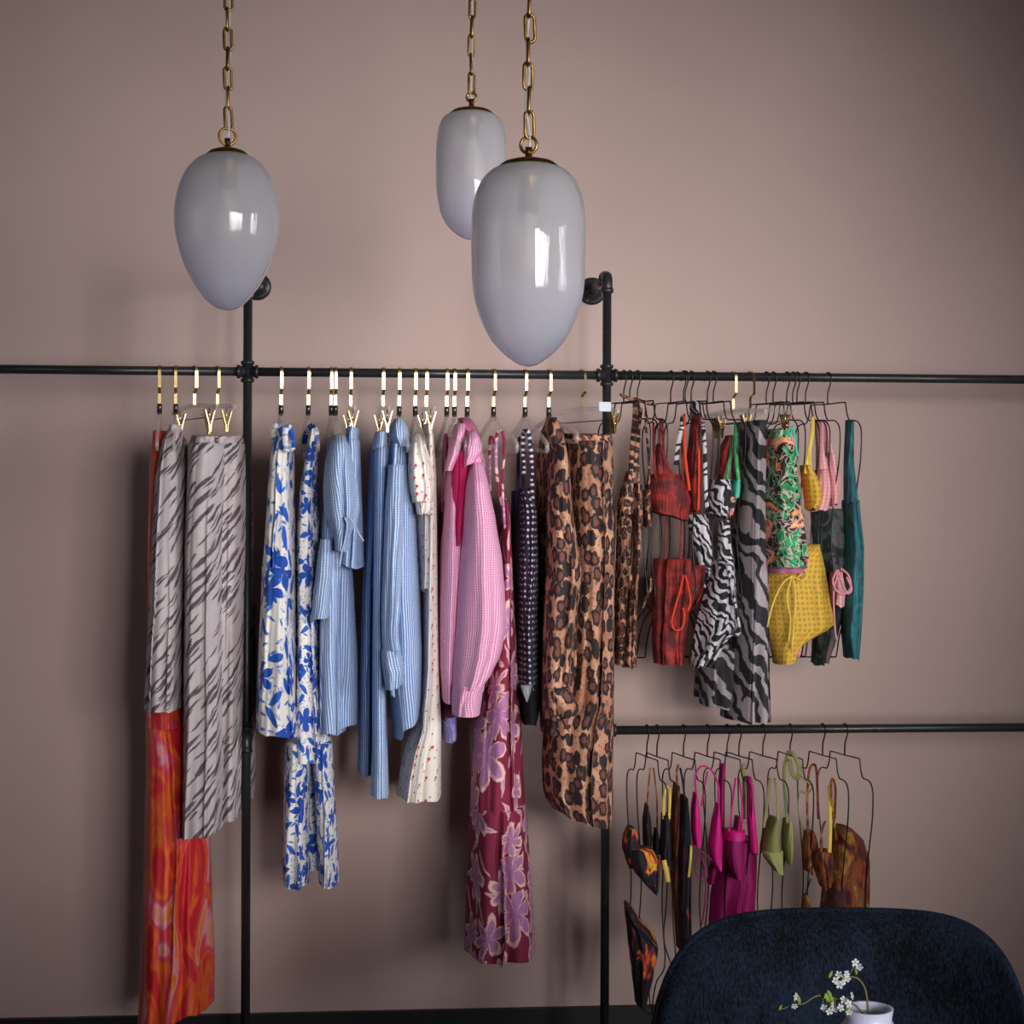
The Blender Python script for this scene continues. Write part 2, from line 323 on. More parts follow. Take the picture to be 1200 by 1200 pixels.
def sweep_vf(path, prof, closed=False, up=None, taper=None):
    """prof: list of (a, b) in the frame (side, normal) along the path"""
    n = len(path); k = len(prof); V, F, UV = [], [], []
    prev = None; L = 0
    for i, p in enumerate(path):
        a = path[i-1] if (i > 0 or closed) else path[i]; b = path[(i+1) % n] if (i < n-1 or closed) else path[i]
        t = (b - a).normalized() if (b-a).length > 1e-9 else Vector((0, 0, 1))
        ref = up if up is not None else (prev if prev is not None else (Vector((0, 1, 0)) if abs(t.y) < .9 else Vector((1, 0, 0))))
        nn = ref - t * ref.dot(t)
        if nn.length < 1e-5: nn = Vector((1, 0, 0)) - t * t.x
        nn.normalize(); s = t.cross(nn); prev = nn
        if i: L += (path[i] - path[i-1]).length
        sc = taper(i / (n - 1)) if taper else 1
        for j, (u, v) in enumerate(prof):
            V.append(p + s * (u * sc) + nn * (v * sc)); UV.append((j * .004, L))
    for i in range(n if closed else n - 1):
        for j in range(k):
            a = i * k + j; b = i * k + (j+1) % k; c = ((i+1) % n) * k + (j+1) % k; d = ((i+1) % n) * k + j
            F.append((a, b, c, d))
    if not closed:
        F.append(tuple(range(k))[::-1]); F.append(tuple((n-1) * k + j for j in range(k)))
    return V, F, UV
def circ(r, k=8): return [(r * math.cos(2*PI*i/k), r * math.sin(2*PI*i/k)) for i in range(k)]
def rect(a, b): return [(-a, -b), (a, -b), (a, b), (-a, b)]
def tube(name, path, r, mat, parent=None, k=8, closed=False, up=None, prof=None, taper=None):
    V, F, UV = sweep_vf([Vector(p) for p in path], prof or circ(r, k), closed, up, taper)
    return new_obj(name, V, F, mat, parent, UV)
def multi_sweep(name, list_of, mat, parent=None):
    V, F, UV = [], [], []
    for path, prof, up in list_of:
        v, f, u = sweep_vf([Vector(p) for p in path], prof, False, up); F += [tuple(i + len(V) for i in q) for q in f]; V += v; UV += u
    return new_obj(name, V, F, mat, parent, UV)
def lathe(name, prof, origin, axis, mat, parent=None, n=32, uvn=True):
    """prof: (radius, distance along the axis)"""
    ax = Vector(axis).normalized(); a = ax.orthogonal().normalized(); b = ax.cross(a); o = Vector(origin); V, F, UV = [], [], []
    h0, h1 = prof[0][1], prof[-1][1]
    for r, h in prof:
        for i in range(n):
            q = 2*PI*i/n; V.append(o + ax * h + (a * math.cos(q) + b * math.sin(q)) * max(r, 1e-5)); UV.append((i / n, abs((h - h1) / ((h0 - h1) or 1))))
    for j in range(len(prof) - 1):
        for i in range(n):
            F.append((j*n + i, j*n + (i+1) % n, (j+1)*n + (i+1) % n, (j+1)*n + i))
    return new_obj(name, V, F, mat, parent, UV)
def strap(name, pts, width, mat, parent, n=6, th=.0022):
    path = catmull([P(*p) for p in pts], n)
    return tube(name, path, 0, mat, parent, up=Vector((0, 1, 0)), prof=rect(width / 2, th / 2))
def cord(name, pts, r, mat, parent, n=7, closed=False):
    path = catmull([P(*p) for p in pts], n, closed)
    return tube(name, path, r, mat, parent, k=6, closed=closed)

def interp(rows, py):
    for a, b in zip(rows, rows[1:]):
        if py <= b[0]:
            s = (py - a[0]) / ((b[0] - a[0]) or 1); s2 = s * s * (3 - 2 * s) * .35 + s * .65
            return [x + (y - x) * s2 for x, y in zip(a, b)]
    return list(rows[-1])
def drape(name, rows, mat, parent=None, yf=-.17, yb=.12, A=.014, n=4, seed=0, tilt=0, hem=4, nx=56, nb=20, dz=7.0, grow=.75, top=0, drift=2.0, flat=.45):
    """A hanging piece of cloth lofted over rows (py, left, right[, front_y, back_y]) measured in the photograph's frame at the depth of the piece;
    a closed cross-section: pleated front, rounded sides, plain back."""
    R = random.Random(seed * 7 + 13 + len(name)); n = max(1, n * .72); hem *= .55; ph = [R.uniform(0, 6.28) for _ in range(8)]; dr = [R.uniform(-1, 1) * drift for _ in range(4)]
    rows = [tuple(r) + ((yf, yb) if len(r) == 3 else ()) for r in rows]
    y0, y1 = rows[0][0], rows[-1][0]; nz = max(6, int((y1 - y0) / dz)); V, F, UV = [], [], []
    k = nx + nb
    for i in range(nz + 1):
        t = i / nz; py = y0 + (y1 - y0) * t
        _, xl, xr, f_, b_ = interp(rows, py)
        mid, half = (xl + xr) / 2, (xr - xl) / 2
        span = b_ - f_; amp = min(A, half * .0021 * .55, span * .3 if span > 0 else A) * ((1 - grow) + grow * min(1, t * 1.3))
        wob = half * .035 * math.sin(7 * t + ph[5]) + half * .025 * math.sin(17 * t + ph[6])
        ring = []
        for j in range(nx):
            s = -1 + 2 * j / (nx - 1)
            sw = s + .22 * math.sin(2.3 * s + ph[7]) + .10 * math.sin(5.1 * s + ph[3] + t)
            a1 = n * PI * .5 * sw + ph[0] + dr[0] * t + .5 * math.sin(3 * t + ph[4]); a2 = n * 1.13 * PI * s + ph[1] + dr[1] * t * 1.5; a3 = n * 2.3 * PI * s + ph[2] + dr[2] * 2 * t
            am = .65 + .35 * math.sin(2.1 * s + 4 * t + ph[6])
            fo = ((1 - abs(math.sin(a1)) ** 1.1 * 2) * .62 * am + math.sin(a2) * .36 * (1.3 - am) + math.sin(a3 + 3 * t) * .10)
            edge = 1 - abs(s) ** 6
            y = f_ + amp * fo * edge + span * flat * abs(s) ** 3.2
            px = mid + wob * (1 - abs(s)) + half * s + (amp / .0021) * .45 * math.cos(a1) * (1 - s * s)
            pz = py + tilt * s * t ** 2 + (hem * (math.sin(a1 * 1.0 + .8) * .6 + math.sin(a2 + 1) * .4) * t ** 10) + top * (1 - s * s) * (1 - t) ** 8
            q = P(px, pz, f_ * .7 + b_ * .3); ring.append(Vector((q.x, y, q.z)))
        for j in range(nb):
            s = (j + 1) / (nb + 1); ang = PI * s
            cx = math.cos(ang); px = mid + half * (abs(cx) ** .7) * (1 if cx > 0 else -1) * (.98 - .1 * math.sin(ang))
            y = f_ + span * flat + span * (1 - flat) * math.sin(ang) ** .8 + amp * .5 * math.sin(5 * ang + ph[3] + 2 * t)
            pz = py + tilt * cx * t ** 2
            q = P(px, pz, f_ * .7 + b_ * .3); ring.append(Vector((q.x, y, q.z)))
        m = nx // 2; us = [0.0] * k
        for j in range(m + 1, k): us[j] = us[j-1] + (ring[j] - ring[j-1]).length
        for j in range(m - 1, -1, -1): us[j] = us[j+1] - (ring[j] - ring[j+1]).length
        zc = P(mid, py, f_).z
        for j in range(k): V.append(ring[j]); UV.append((us[j] + seed * .37, zc + seed * .23))
    for i in range(nz):
        for j in range(k):
            F.append((i*k + j, i*k + (j+1) % k, (i+1)*k + (j+1) % k, (i+1)*k + j))
    F.append(tuple(range(k))[::-1])
    return new_obj(name, V, F, mat, parent, UV)
def stitch(name, rows, mat, parent, **kw):      # a narrow band (waistband, hem band, cuff)
    kw.setdefault('hem', 0); kw.setdefault('dz', 4); return drape(name, rows, mat, parent, **kw)

# ------------------------------------------------------------------ room
YW = 0.31
x0r, x1r, zc = -3.2, 3.6, 3.3
struct(boxes('wall_back', [(x0r-.1, x1r+.1, YW, YW+.12, 0, zc)], M['wall']))
struct(boxes('floor', [(x0r-.1, x1r+.1, YF-.15, YW+.12, -.12, 0)], M['floor']))
struct(boxes('ceiling', [(x0r-.1, x1r+.1, YF-.15, YW+.12, zc, zc+.1)], M['ceiling']))
struct(boxes('wall_left', [(x0r-.12, x0r, YF, LW[0], 0, zc), (x0r-.12, x0r, LW[1], YW, 0, zc), (x0r-.12, x0r, LW[0], LW[1], 0, LW[2]), (x0r-.12, x0r, LW[0], LW[1], LW[3], zc)], M['side_wall']))
struct(boxes('wall_right', [(x1r, x1r+.12, YF, SW[0], 0, zc), (x1r, x1r+.12, SW[1], YW, 0, zc), (x1r, x1r+.12, SW[0], SW[1], 0, SW[2]), (x1r, x1r+.12, SW[0], SW[1], SW[3], zc)], M['side_wall']))
struct(boxes('wall_front', [(x0r, WIN[0], YF-.12, YF, 0, zc), (WIN[1], x1r, YF-.12, YF, 0, zc), (WIN[0], WIN[1], YF-.12, YF, 0, WIN[2]), (WIN[0], WIN[1], YF-.12, YF, WIN[3], zc)], M['side_wall']))
wy = YF - .06
bs = [(WIN[0], WIN[1], wy-.03, wy+.03, WIN[2], WIN[2]+.06), (WIN[0], WIN[1], wy-.03, wy+.03, WIN[3]-.06, WIN[3])]
xs = [WIN[0]] + [v for p in PANES for v in p] + [WIN[1]]
for i in range(0, 8, 2): bs.append((xs[i], xs[i+1], wy-.03, wy+.03, WIN[2]+.06, WIN[3]-.06))
wd = struct(boxes('window_1', bs, M['frame']))
for p in PANES: boxes('pane', [(p[0], p[1], wy-.004, wy+.004, WIN[2]+.06, WIN[3]-.06)], M['pane'], wd)
wx = x1r + .06
bs = [(wx-.03, wx+.03, SW[0], SW[1], SW[2], SW[2]+.06), (wx-.03, wx+.03, SW[0], SW[1], SW[3]-.06, SW[3])]
ys = [SW[0]] + [v for p in SLITS for v in p] + [SW[1]]
for i in range(0, 8, 2): bs.append((wx-.03, wx+.03, ys[i], ys[i+1], SW[2]+.06, SW[3]-.06))
wd = struct(boxes('window_2', bs, M['frame']))
for p in SLITS: boxes('pane', [(wx-.004, wx+.004, p[0], p[1], SW[2]+.06, SW[3]-.06)], M['pane'], wd)
wx = x0r - .06
wd = struct(boxes('added_left_window', [(wx-.03, wx+.03, LW[0], LW[1], LW[2], LW[2]+.05), (wx-.03, wx+.03, LW[0], LW[1], LW[3]-.05, LW[3]), (wx-.03, wx+.03, LW[0], LW[0]+.05, LW[2]+.05, LW[3]-.05), (wx-.03, wx+.03, LW[1]-.05, LW[1], LW[2]+.05, LW[3]-.05)], M['frame']))  # window frame added around the left fill light, out of view
boxes('pane', [(wx-.004, wx+.004, LW[0]+.05, LW[1]-.05, LW[2]+.05, LW[3]-.05)], M['pane'], wd)
zb = P(490, 1185, YW - .018).z
struct(boxes('baseboard_back', [(x0r, x1r, YW-.018, YW, 0, zb)], M['skirting']))

# ------------------------------------------------------------------ pipe rack
ZR = P(500, 437.7, 0).z; ZL = P(860, 854.8, 0).z; ZT = P(600, 321, 0).z; RP = .0116
XP = [P(289.3, 700, 0).x, P(710.2, 700, 0).x, P(1345, 700, 0).x]; XLEFT = P(-70, 440, 0).x
rk = thing('clothes_rack', 'black industrial pipe clothes rack fixed to the pink wall', 'clothes rack', (XP[1], 0, 0))
def pipe(name, a, b, r=RP, k=20): return tube(name, [Vector(a), Vector(b)], r, M['pipe'], rk, k=k)
def collar(path_c, axis, ln=.012, r=.0165): 
    return lathe('collar', [(0, -ln/2), (r, -ln/2), (r*1.03, 0), (r, ln/2), (0, ln/2)], path_c, axis, M['pipe'], rk, 20)
def fitting(name, c, arms):
    V, F = [], []
    for d, ln in arms:
        d = Vector(d)
        v, f, _ = sweep_vf([Vector(c) - d*.004, Vector(c) + d*(ln-.008), Vector(c) + d*(ln-.008), Vector(c) + d*ln], circ(1, 20), taper=None)
        rr = [.0150, .0142, .0175, .0175]
        for i in range(4):
            for j in range(20):
                p = Vector(c) + d * [-.004, ln-.008, ln-.008, ln][i]; q = v[i*20+j] - p; v[i*20+j] = p + q * rr[i]
        F += [tuple(i + len(V) for i in q) for q in f]; V += v
    return new_obj(name, V, F, M['pipe'], rk)
for i, x in enumerate(XP):
    pipe('post', (x, 0, .01), (x, 0, ZT - .03))
    lathe('floor_flange', [(0, 0), (.042, 0), (.042, .007), (.022, .010), (.02, .026), (0, .026)], (x, 0, 0), (0, 0, 1), M['pipe'], rk)
    el = catmull([(x, 0, ZT-.042), (x, 0, ZT-.022), (x, .006, ZT-.006), (x, .022, ZT), (x, .042, ZT)], 5)
    tube('elbow', el, .0145, M['pipe'], rk, k=20)
    collar((x, 0, ZT-.040), (0, 0, 1)); collar((x, .040, ZT), (0, 1, 0))
    pipe('wall_arm', (x, .03, ZT), (x, YW-.01, ZT))
    fl = lathe('wall_flange', [(0, 0), (.021, 0), (.023, .012), (.030, .015), (.038, .016), (.0385, .024), (0, .024)], (x, YW-.0245, ZT), (0, 1, 0), M['pipe'], rk)
    for q in range(4):
        a = PI/4 + q*PI/2 + .3
        lathe('screw', [(0, 0), (.0045, .001), (.005, .004), (0, .004)], (x + .030*math.cos(a), YW-.0115, ZT + .030*math.sin(a)), (0, 1, 0), M['screw'], fl, 10)
    arms = [((1, 0, 0), .027), ((-1, 0, 0), .027), ((0, 0, 1), .027), ((0, 0, -1), .027)]
    if i == 2: arms.pop(0)
    fitting('cross_fitting', (x, 0, ZR), arms)
    if i: fitting('tee_fitting', (x, 0, ZL), [((1 if i == 1 else -1, 0, 0), .027), ((0, 0, 1), .027), ((0, 0, -1), .027)])
    else:
        zq = P(289, 866, 0).z
        lathe('coupling', [(0, -.034), (.0165, -.034), (.0165, -.026), (.0145, -.024), (.015, 0), (.0145, .024), (.0165, .026), (.0165, .034), (0, .034)], (x, 0, zq), (0, 0, 1), M['pipe'], rk, 20)
pipe('upper_rail', (XLEFT, 0, ZR), (XP[0], 0, ZR)); pipe('upper_rail', (XP[0], 0, ZR), (XP[1], 0, ZR)); pipe('upper_rail', (XP[1], 0, ZR), (XP[2], 0, ZR))
pipe('lower_rail', (XP[1], 0, ZL), (XP[2], 0, ZL))
# far end of the left rail turns into a post of its own outside the picture
pipe('post', (XLEFT, 0, .01), (XLEFT, 0, ZR)); fitting('end_fitting', (XLEFT, 0, ZR), [((1, 0, 0), .027), ((0, 0, -1), .027)])
lathe('floor_flange', [(0, 0), (.042, 0), (.042, .007), (.022, .010), (.02, .026), (0, .026)], (XLEFT, 0, 0), (0, 0, 1), M['pipe'], rk)

# ------------------------------------------------------------------ hangers
def frame_pt(hx, zr, a):
    d = Vector((math.sin(a), -math.cos(a), 0))
    return lambda u, z: Vector((hx, 0, zr)) + d * u + Vector((0, 0, z))
def gold_hanger(px, what, deg=8, clips=False, half=.19, sl=.075, cw=.12, label=None):
    hx = P(px, 440, -.017).x; a = math.radians(deg); f = frame_pt(hx, ZR, a); side = Vector((math.cos(a), math.sin(a), 0))
    r = RP + .0022
    t = thing('clip_hanger' if clips else 'clear_hanger', label or ('clear hanger with gold hook %s %s' % ('and gold clips holding' if clips else 'carrying', what)), 'hanger', f(0, -.1), 'gold-hooked clear hangers')
    path = [f(-r, -.010)] + [f(-r*math.cos(q), r*math.sin(q)) for q in [PI*i/10 for i in range(11)]] + [f(r, -.012), f(r, -.043), f(r-.002, -.047), f(.002, -.053), f(0, -.058), f(0, -.086)]
    V, F, UV = sweep_vf(path, rect(.0038, .0011), up=None)
    # keep the strip's broad side facing along the rail
    V = []
    for i, p in enumerate(path):
        tt = (path[min(i+1, len(path)-1)] - path[max(i-1, 0)]).normalized(); nn = tt.cross(side).normalized()
        for (u, v) in rect(.0038, .0011): V.append(p + side*u + nn*v)
    new_obj('hook', V, F, M['gold'], t, UV, smooth=False)
    if clips:
        V, F, UV = sweep_vf([f(-half*.8, -.1), f(-half*.4, -.092), f(0, -.088), f(half*.4, -.092), f(half*.8, -.1)], rect(.0035, .006), up=Vector((0, 0, 1)))
        new_obj('bar', V, F, M['acrylic'], t, UV, smooth=False)
        tube('clip_rod', [f(-cw, -.122), f(cw, -.122)], .0013, M['wire'], t, k=6)
        tube('bar_end', [f(-half*.8, -.1), f(-cw, -.122)], .002, M['acrylic'], t, k=6); tube('bar_end', [f(half*.8, -.1), f(cw, -.122)], .002, M['acrylic'], t, k=6)
        for u in (cw, -cw):
            c = thing_clip(f(u, -.128), a, t)
    else:
        q = f(0, -.098)
        lathe('connector', [(0, .014), (.0055, .0135), (.0065, .010), (.0065, -.012), (.004, -.014), (0, -.014)], q, (0, 0, 1), M['dark_acrylic'], t, 12)
        pts = catmull([f(0, -.112), f(.02, -.117), f(half*.55, -.112-sl*.55), f(half*.95, -.112-sl*.95), f(half, -.112-sl-.012), f(half*.9, -.112-sl-.02), f(half*.4, -.112-sl-.01),
                       f(-half*.4, -.112-sl-.01), f(-half*.9, -.112-sl-.02), f(-half, -.112-sl-.012), f(-half*.95, -.112-sl*.95), f(-half*.55, -.112-sl*.55), f(-.02, -.117)], 4, True)
        tube('body', pts, 0, M['acrylic'], t, closed=True, up=side, prof=[(-.005, -.004), (.005, -.004), (.005, .004), (-.005, .004)])
    return t
def thing_clip(c, a, parent):
    """crocodile clip: two plates that open upwards like a V, a spring between them"""
    side = Vector((math.cos(a), math.sin(a), 0)); dep = Vector((math.sin(a), -math.cos(a), 0)); V, F = [], []
    for s in (-1, 1):
        path = [c + side*(s*.0128) + Vector((0, 0, .024)), c + side*(s*.006) + Vector((0, 0, .0)), c + side*(s*.0026) + Vector((0, 0, -.012)), c + side*(s*.0016) + Vector((0, 0, -.030))]
        v, f, _ = sweep_vf(path, [(-.0075, -.001), (.0075, -.001), (.0075, .001), (-.0075, .001)], up=side)
        F += [tuple(i + len(V) for i in q) for q in f]; V += v
    o = new_obj('clip', V, F, M['gold'], parent, smooth=False)
    WORLD[o] = WORLD[parent]
    tube('spring', [c - dep*.008 + Vector((0, 0, -.004)), c + dep*.008 + Vector((0, 0, -.004))], .0042, M['gold'], o, k=10)
    tube('post', [c + Vector((0, 0, -.004)), c + Vector((0, 0, .030))], .0018, M['gold'], o, k=6)
    return o
HALF_BODY = [(.0, -.07), (.064, -.069), (.072, -.074), (.077, -.098), (.088, -.117), (.104, -.118), (.122, -.124), (.134, -.150), (.131, -.22), (.116, -.30), (.104, -.38), (.102, -.44), (.112, -.51), (.122, -.56), (.112, -.60), (.072, -.635), (.050, -.68), (.040, -.725), (.030, -.735)]
WIRES = 0
def wire_hanger(px, what, deg=24, lower=False, kh=1.0, kw=1.0, label=None):
    zr = ZL if lower else ZR; hx = P(px, 855 if lower else 440, 0).x; a = math.radians(deg); f = frame_pt(hx, zr, a); r = RP + .002
    t = thing('wire_hanger', label or 'black wire body-shaped hanger carrying %s' % what, 'hanger', f(0, -.1), 'black wire swimwear hangers')
    hook = [f(-r, -.012)] + [f(-r*math.cos(q), r*math.sin(q)) for q in [PI*i/8 for i in range(9)]] + [f(r*.95, -.012), f(r*.5, -.026), f(.001, -.038), f(0, -.05), f(0, -.07)]
    tube('hook', hook, .0019, M['wire'], t, k=6)
    right = [(u*kw, -.07 + (z+.07)*kh) for u, z in HALF_BODY]
    pts = right + [(-u, z) for u, z in right[::-1]][:-1]
    tube('body', catmull([f(u, z) for u, z in pts], 3, True), .0018, M['wire'], t, k=6, closed=True)
    return t

# ------------------------------------------------------------------ pendant lamps
LINKM = {}
def link_mesh(L, W, r):
    key = (round(L, 4), round(W, 4))
    if key not in LINKM:
        h, q = L/2 - W/2, W/2 - r; pts = []
        for i in range(9): a = PI*i/8; pts.append(Vector((q*math.cos(a), 0, h + q*math.sin(a))))
        for i in range(9): a = PI + PI*i/8; pts.append(Vector((q*math.cos(a), 0, -h + q*math.sin(a))))
        V, F, UV = sweep_vf(pts, circ(r, 6), True, up=Vector((0, 1, 0)))
        me = bpy.data.meshes.new('link'); me.from_pydata(V, [], F); me.polygons.foreach_set('use_smooth', [True]*len(me.polygons)); me.materials.append(M['brass']); LINKM[key] = me
    return LINKM[key]
def lamp(cx, Y, prof, ring_py, ring_r, link, label, seed, twist=.35):
    R = random.Random(seed); k = (P(cx+100, 300, Y) - P(cx, 300, Y)).length / 100
    top = P(cx, prof[0][0], Y); x, y = top.x, top.y
    t = thing('pendant_lamp', label, 'lamp', (x, y, P(cx, prof[-1][0], Y).z), 'frosted glass pendants on brass chains')
    sm = []
    rows = [(p[0], p[1], p[1]) for p in prof]
    pts = catmull([(hw*k, 0, P(cx, py, Y).z) for py, hw in prof], 5)
    shade = lathe('shade', [(max(p.x, 0), p.z) for p in pts], (x, y, 0), (0, 0, 1), M['glass'], t, 48)
    zc_ = top.z; rc = prof[0][1]*k
    lathe('cap', [(rc*1.02, -.004), (rc*1.03, .001), (rc*.85, .007), (rc*.45, .012), (.006, .014), (.005, .022), (.0055, .030), (0, .030)], (x, y, zc_), (0, 0, 1), M['brass'], t, 40)
    bz = P(cx, prof[0][0]*.55 + prof[-1][0]*.45, Y).z
    b = lathe('bulb', [(.012, .07), (.013, .045), (.022, .03), (.03, .008), (.028, -.012), (.016, -.026), (0, -.030)], (x, y, bz), (0, 0, 1), M['bulb'], t, 20)
    lathe('bulb_holder', [(.017, zc_ - bz - .002), (.017, .065), (.0, .065)], (x, y, bz), (0, 0, 1), M['brass'], t, 20)
    zr_ = P(cx, ring_py, Y).z; rr = ring_r*k
    ra = R.uniform(-.3, .3)
    tube('ring', [Vector((x + rr*math.cos(q)*math.cos(ra), y + rr*math.cos(q)*math.sin(ra), zr_ + rr*math.sin(q))) for q in [2*PI*i/24 for i in range(24)]], .0026, M['brass'], t, k=8, closed=True)
    L, W = link; wr = .0026; z = zr_ + rr - wr*2 + L/2; i = 0; me = link_mesh(L, W, wr)
    while z + L/2 < zc - .03:
        o = bpy.data.objects.new('link', me); C.objects.link(o); o.parent = t
        o.location = Vector((x + R.uniform(-.0015, .0015), y, z)) - WORLD[t]; o.rotation_euler = (R.uniform(-.04, .04), R.uniform(-.06, .06), twist + (PI*.42 if i % 2 else 0) + R.uniform(-.15, .15)); WORLD[o] = WORLD[t]
        z += L - wr*2.1*1.0 - wr*1.9; i += 1
    lathe('canopy', [(0, -.02), (.012, -.02), (.05, -.012), (.055, -.001), (0, -.001)], (x, y, zc), (0, 0, 1), M['brass'], t, 32)
    tube('hanging_hook', [Vector((x, y, zc-.018)), Vector((x, y, z - L/2 + .004))], .003, M['brass'], t, k=8)
    path = [Vector((x, y, zc_+.02))]; zz = zc_ + .05
    while zz < zc - .03: path.append(Vector((x + R.uniform(-.006, .006), y + R.uniform(-.005, .005), zz))); zz += .045
    path.append(Vector((x, y, zc-.018))); tube('cord', catmull(path, 3), .0022, M['cord'], t, k=6)
    return t
lamp(619.5, -1.75, [(196, 34), (201, 44), (213, 55), (235, 63.5), (262, 66.5), (302, 66.3), (340, 64.5), (367, 58), (390, 48), (402, 40.5), (413, 30.5), (421, 21), (427.5, 10.5), (430, 0)], 170, 9.5, (.047, .020), 'largest frosted glass pendant, long capsule shape, hanging above the leopard garments', 1)
lamp(266.5, -1.25, [(182, 24), (188, 36), (203, 49), (224, 57.5), (250, 61.5), (275, 60), (300, 54), (321, 45.5), (344, 31), (356, 20), (362, 10), (364, 0)], 160, 10, (.046, .019), 'egg-shaped frosted glass pendant with pointed lower end, leftmost of the lamps', 2)
lamp(552.5, -.95, [(134, 25), (139, 33), (151, 38.5), (170, 41), (200, 41.5), (225, 40.5), (245, 37), (257, 32.5), (268, 25), (276, 15), (280, 7), (281, 0)], 114, 5.5, (.048, .018), 'smallest frosted glass pendant, partly hidden behind the largest lamp', 3)

# ------------------------------------------------------------------ garments, left bay
def garment(name, label, cat, px, py, group=None, Y=-.05): return thing(name, label, cat, P(px, py, Y), group)
MAIN = None
gold_hanger(186, 'the red and orange silk dress', 6)
g = garment('silk_dress', 'long red, orange and pink watercolour silk dress below the tiger prints', 'dress', 212, 1190)
drape('bodice', [(505, 178, 196, -.05, .05), (560, 172, 206, -.1, .1), (700, 170, 214), (860, 168, 226)], M['red_silk'], g, yf=-.11, yb=.16, seed=1, hem=0)
drape('skirt', [(850, 168, 226), (900, 168, 236), (980, 166, 243), (1080, 164, 246), (1140, 162, 249), (1192, 158, 249)], M['red_silk'], g, yf=-.12, yb=.18, A=.03, n=6, seed=2, tilt=-14, hem=8)
gold_hanger(205, 'the tiger-striped top cut by the picture edge', 6)
g = garment('tiger_tunic', 'mauve tiger-striped long top, leftmost on the upper rail', 'top', 195, 828)
drape('body', [(503, 196, 211, -.1, .0), (520, 188, 216, -.17, .08), (560, 180, 219), (640, 176, 219), (700, 173, 218), (760, 170, 216), (829, 166, 215)], M['tiger'], g, yf=-.19, yb=.12, A=.02, n=5, seed=3, hem=3)
stitch('collar', [(498, 198, 211), (512, 196, 214)], M['tiger'], g, yf=-.12, yb=-.02, A=.004, seed=4)
gold_hanger(227, 'the tiger-striped trousers', 28, clips=True, cw=.10)
g = garment('tiger_trousers', 'mauve and dark brown tiger-striped trousers hanging just left of the post', 'trousers', 250, 975)
stitch('waistband', [(509, 223, 283, -.13, .10), (522, 219, 285, -.14, .11)], M['tiger'], g, A=.012, n=7, seed=5, top=5)
drape('leg', [(520, 218, 264), (560, 217, 264), (640, 214, 262), (700, 214, 262), (800, 213, 262), (900, 213, 262), (950, 212, 261), (976, 211, 261)], M['tiger'], g, yf=-.2, yb=.0, A=.022, n=4, seed=6, tilt=-7, hem=4)
drape('leg', [(520, 250, 286), (560, 250, 287), (640, 248, 287), (700, 248, 285), (800, 248, 284), (900, 247, 282), (962, 246, 281)], M['tiger'], g, yf=-.13, yb=.05, A=.02, n=4, seed=7, tilt=-7, hem=3)
gold_hanger(254, 'the darker tiger-striped skirt behind the post', 22, clips=True, cw=.08)
g = garment('tiger_skirt', 'tiger-striped skirt half hidden behind the left post', 'skirt', 285, 935)
drape('body', [(520, 268, 292), (600, 268, 296), (760, 266, 299), (880, 264, 299), (938, 262, 298)], M['tiger'], g, yf=.02, yb=.2, A=.02, n=4, seed=8)

# ------------------------------------------------------------------ garments, middle bay
gold_hanger(329, 'the short blue floral dress', 10)
g = garment('floral_dress', 'white sundress with big cobalt leaf print, nearest the left post', 'dress', 327, 857)
drape('bodice', [(512, 320, 343, -.16, -.02), (540, 315, 344), (580, 312, 344), (630, 309, 346), (667, 306, 347)], M['blue_floral'], g, yf=-.19, yb=.08, A=.016, n=4, seed=11, hem=0)
drape('skirt', [(664, 305, 348), (700, 304, 349), (760, 301, 352), (820, 299, 354), (857, 298, 357)], M['blue_floral'], g, yf=-.2, yb=.14, A=.028, n=4, seed=12, tilt=3, hem=4)
strap('shoulder_strap', [(322, 520, -.10), (320, 506, -.09), (325, 498, -.07), (330, 508, -.04), (330, 525, -.02)], .012, M['blue_floral'], g)
strap('shoulder_strap', [(336, 530, -.19), (334, 508, -.19), (338, 500, -.18), (342, 510, -.17), (343, 530, -.15)], .014, M['blue_floral'], g)
gold_hanger(361, 'the long blue floral jumpsuit', 10)
g = garment('floral_jumpsuit', 'long white jumpsuit with small blue floral print and two trouser legs', 'jumpsuit', 363, 1036)
drape('bodice', [(503, 364, 371, -.18, -.06), (520, 360, 372, -.17, -.02), (550, 355, 372, -.16, .0), (580, 349, 373), (640, 345, 375), (700, 345, 376), (760, 344, 377), (850, 337, 386), (890, 335, 389)], M['blue_floral_small'], g, yf=-.15, yb=.1, A=.016, n=4, seed=13, hem=0)
drape('leg', [(870, 334, 364), (930, 332, 363), (1000, 330, 362), (1037, 331, 361)], M['blue_floral_small'], g, yf=-.15, yb=.02, A=.018, n=3, seed=14, hem=2)
drape('leg', [(870, 364, 389), (930, 368, 392), (1000, 371, 396), (1036, 373, 397)], M['blue_floral_small'], g, yf=-.15, yb=.04, A=.016, n=3, seed=15, hem=2)
drape('back_panel', [(870, 345, 382), (950, 346, 384), (1017, 350, 382)], M['blue_floral_small'], g, yf=-.06, yb=.08, A=.014, n=3, seed=16, hem=2)
strap('shoulder_strap', [(358, 540, -.02), (357, 515, -.02), (364, 500, -.08), (370, 505, -.14), (371, 520, -.17)], .014, M['blue_floral_small'], g)
gold_hanger(388, 'the blue striped blouse with tied sleeve', 7)
g = garment('striped_blouse', 'pale blue seersucker blouse with tied puff sleeve and peplum', 'blouse', 385, 856)
drape('body', [(513, 384, 402, -.12, .0), (540, 380, 408, -.14, .05), (640, 374, 404), (700, 372, 404), (760, 372, 402), (856, 371, 405)], M['blue_pale'], g, yf=-.16, yb=.12, A=.022, n=3, seed=17, tilt=2)
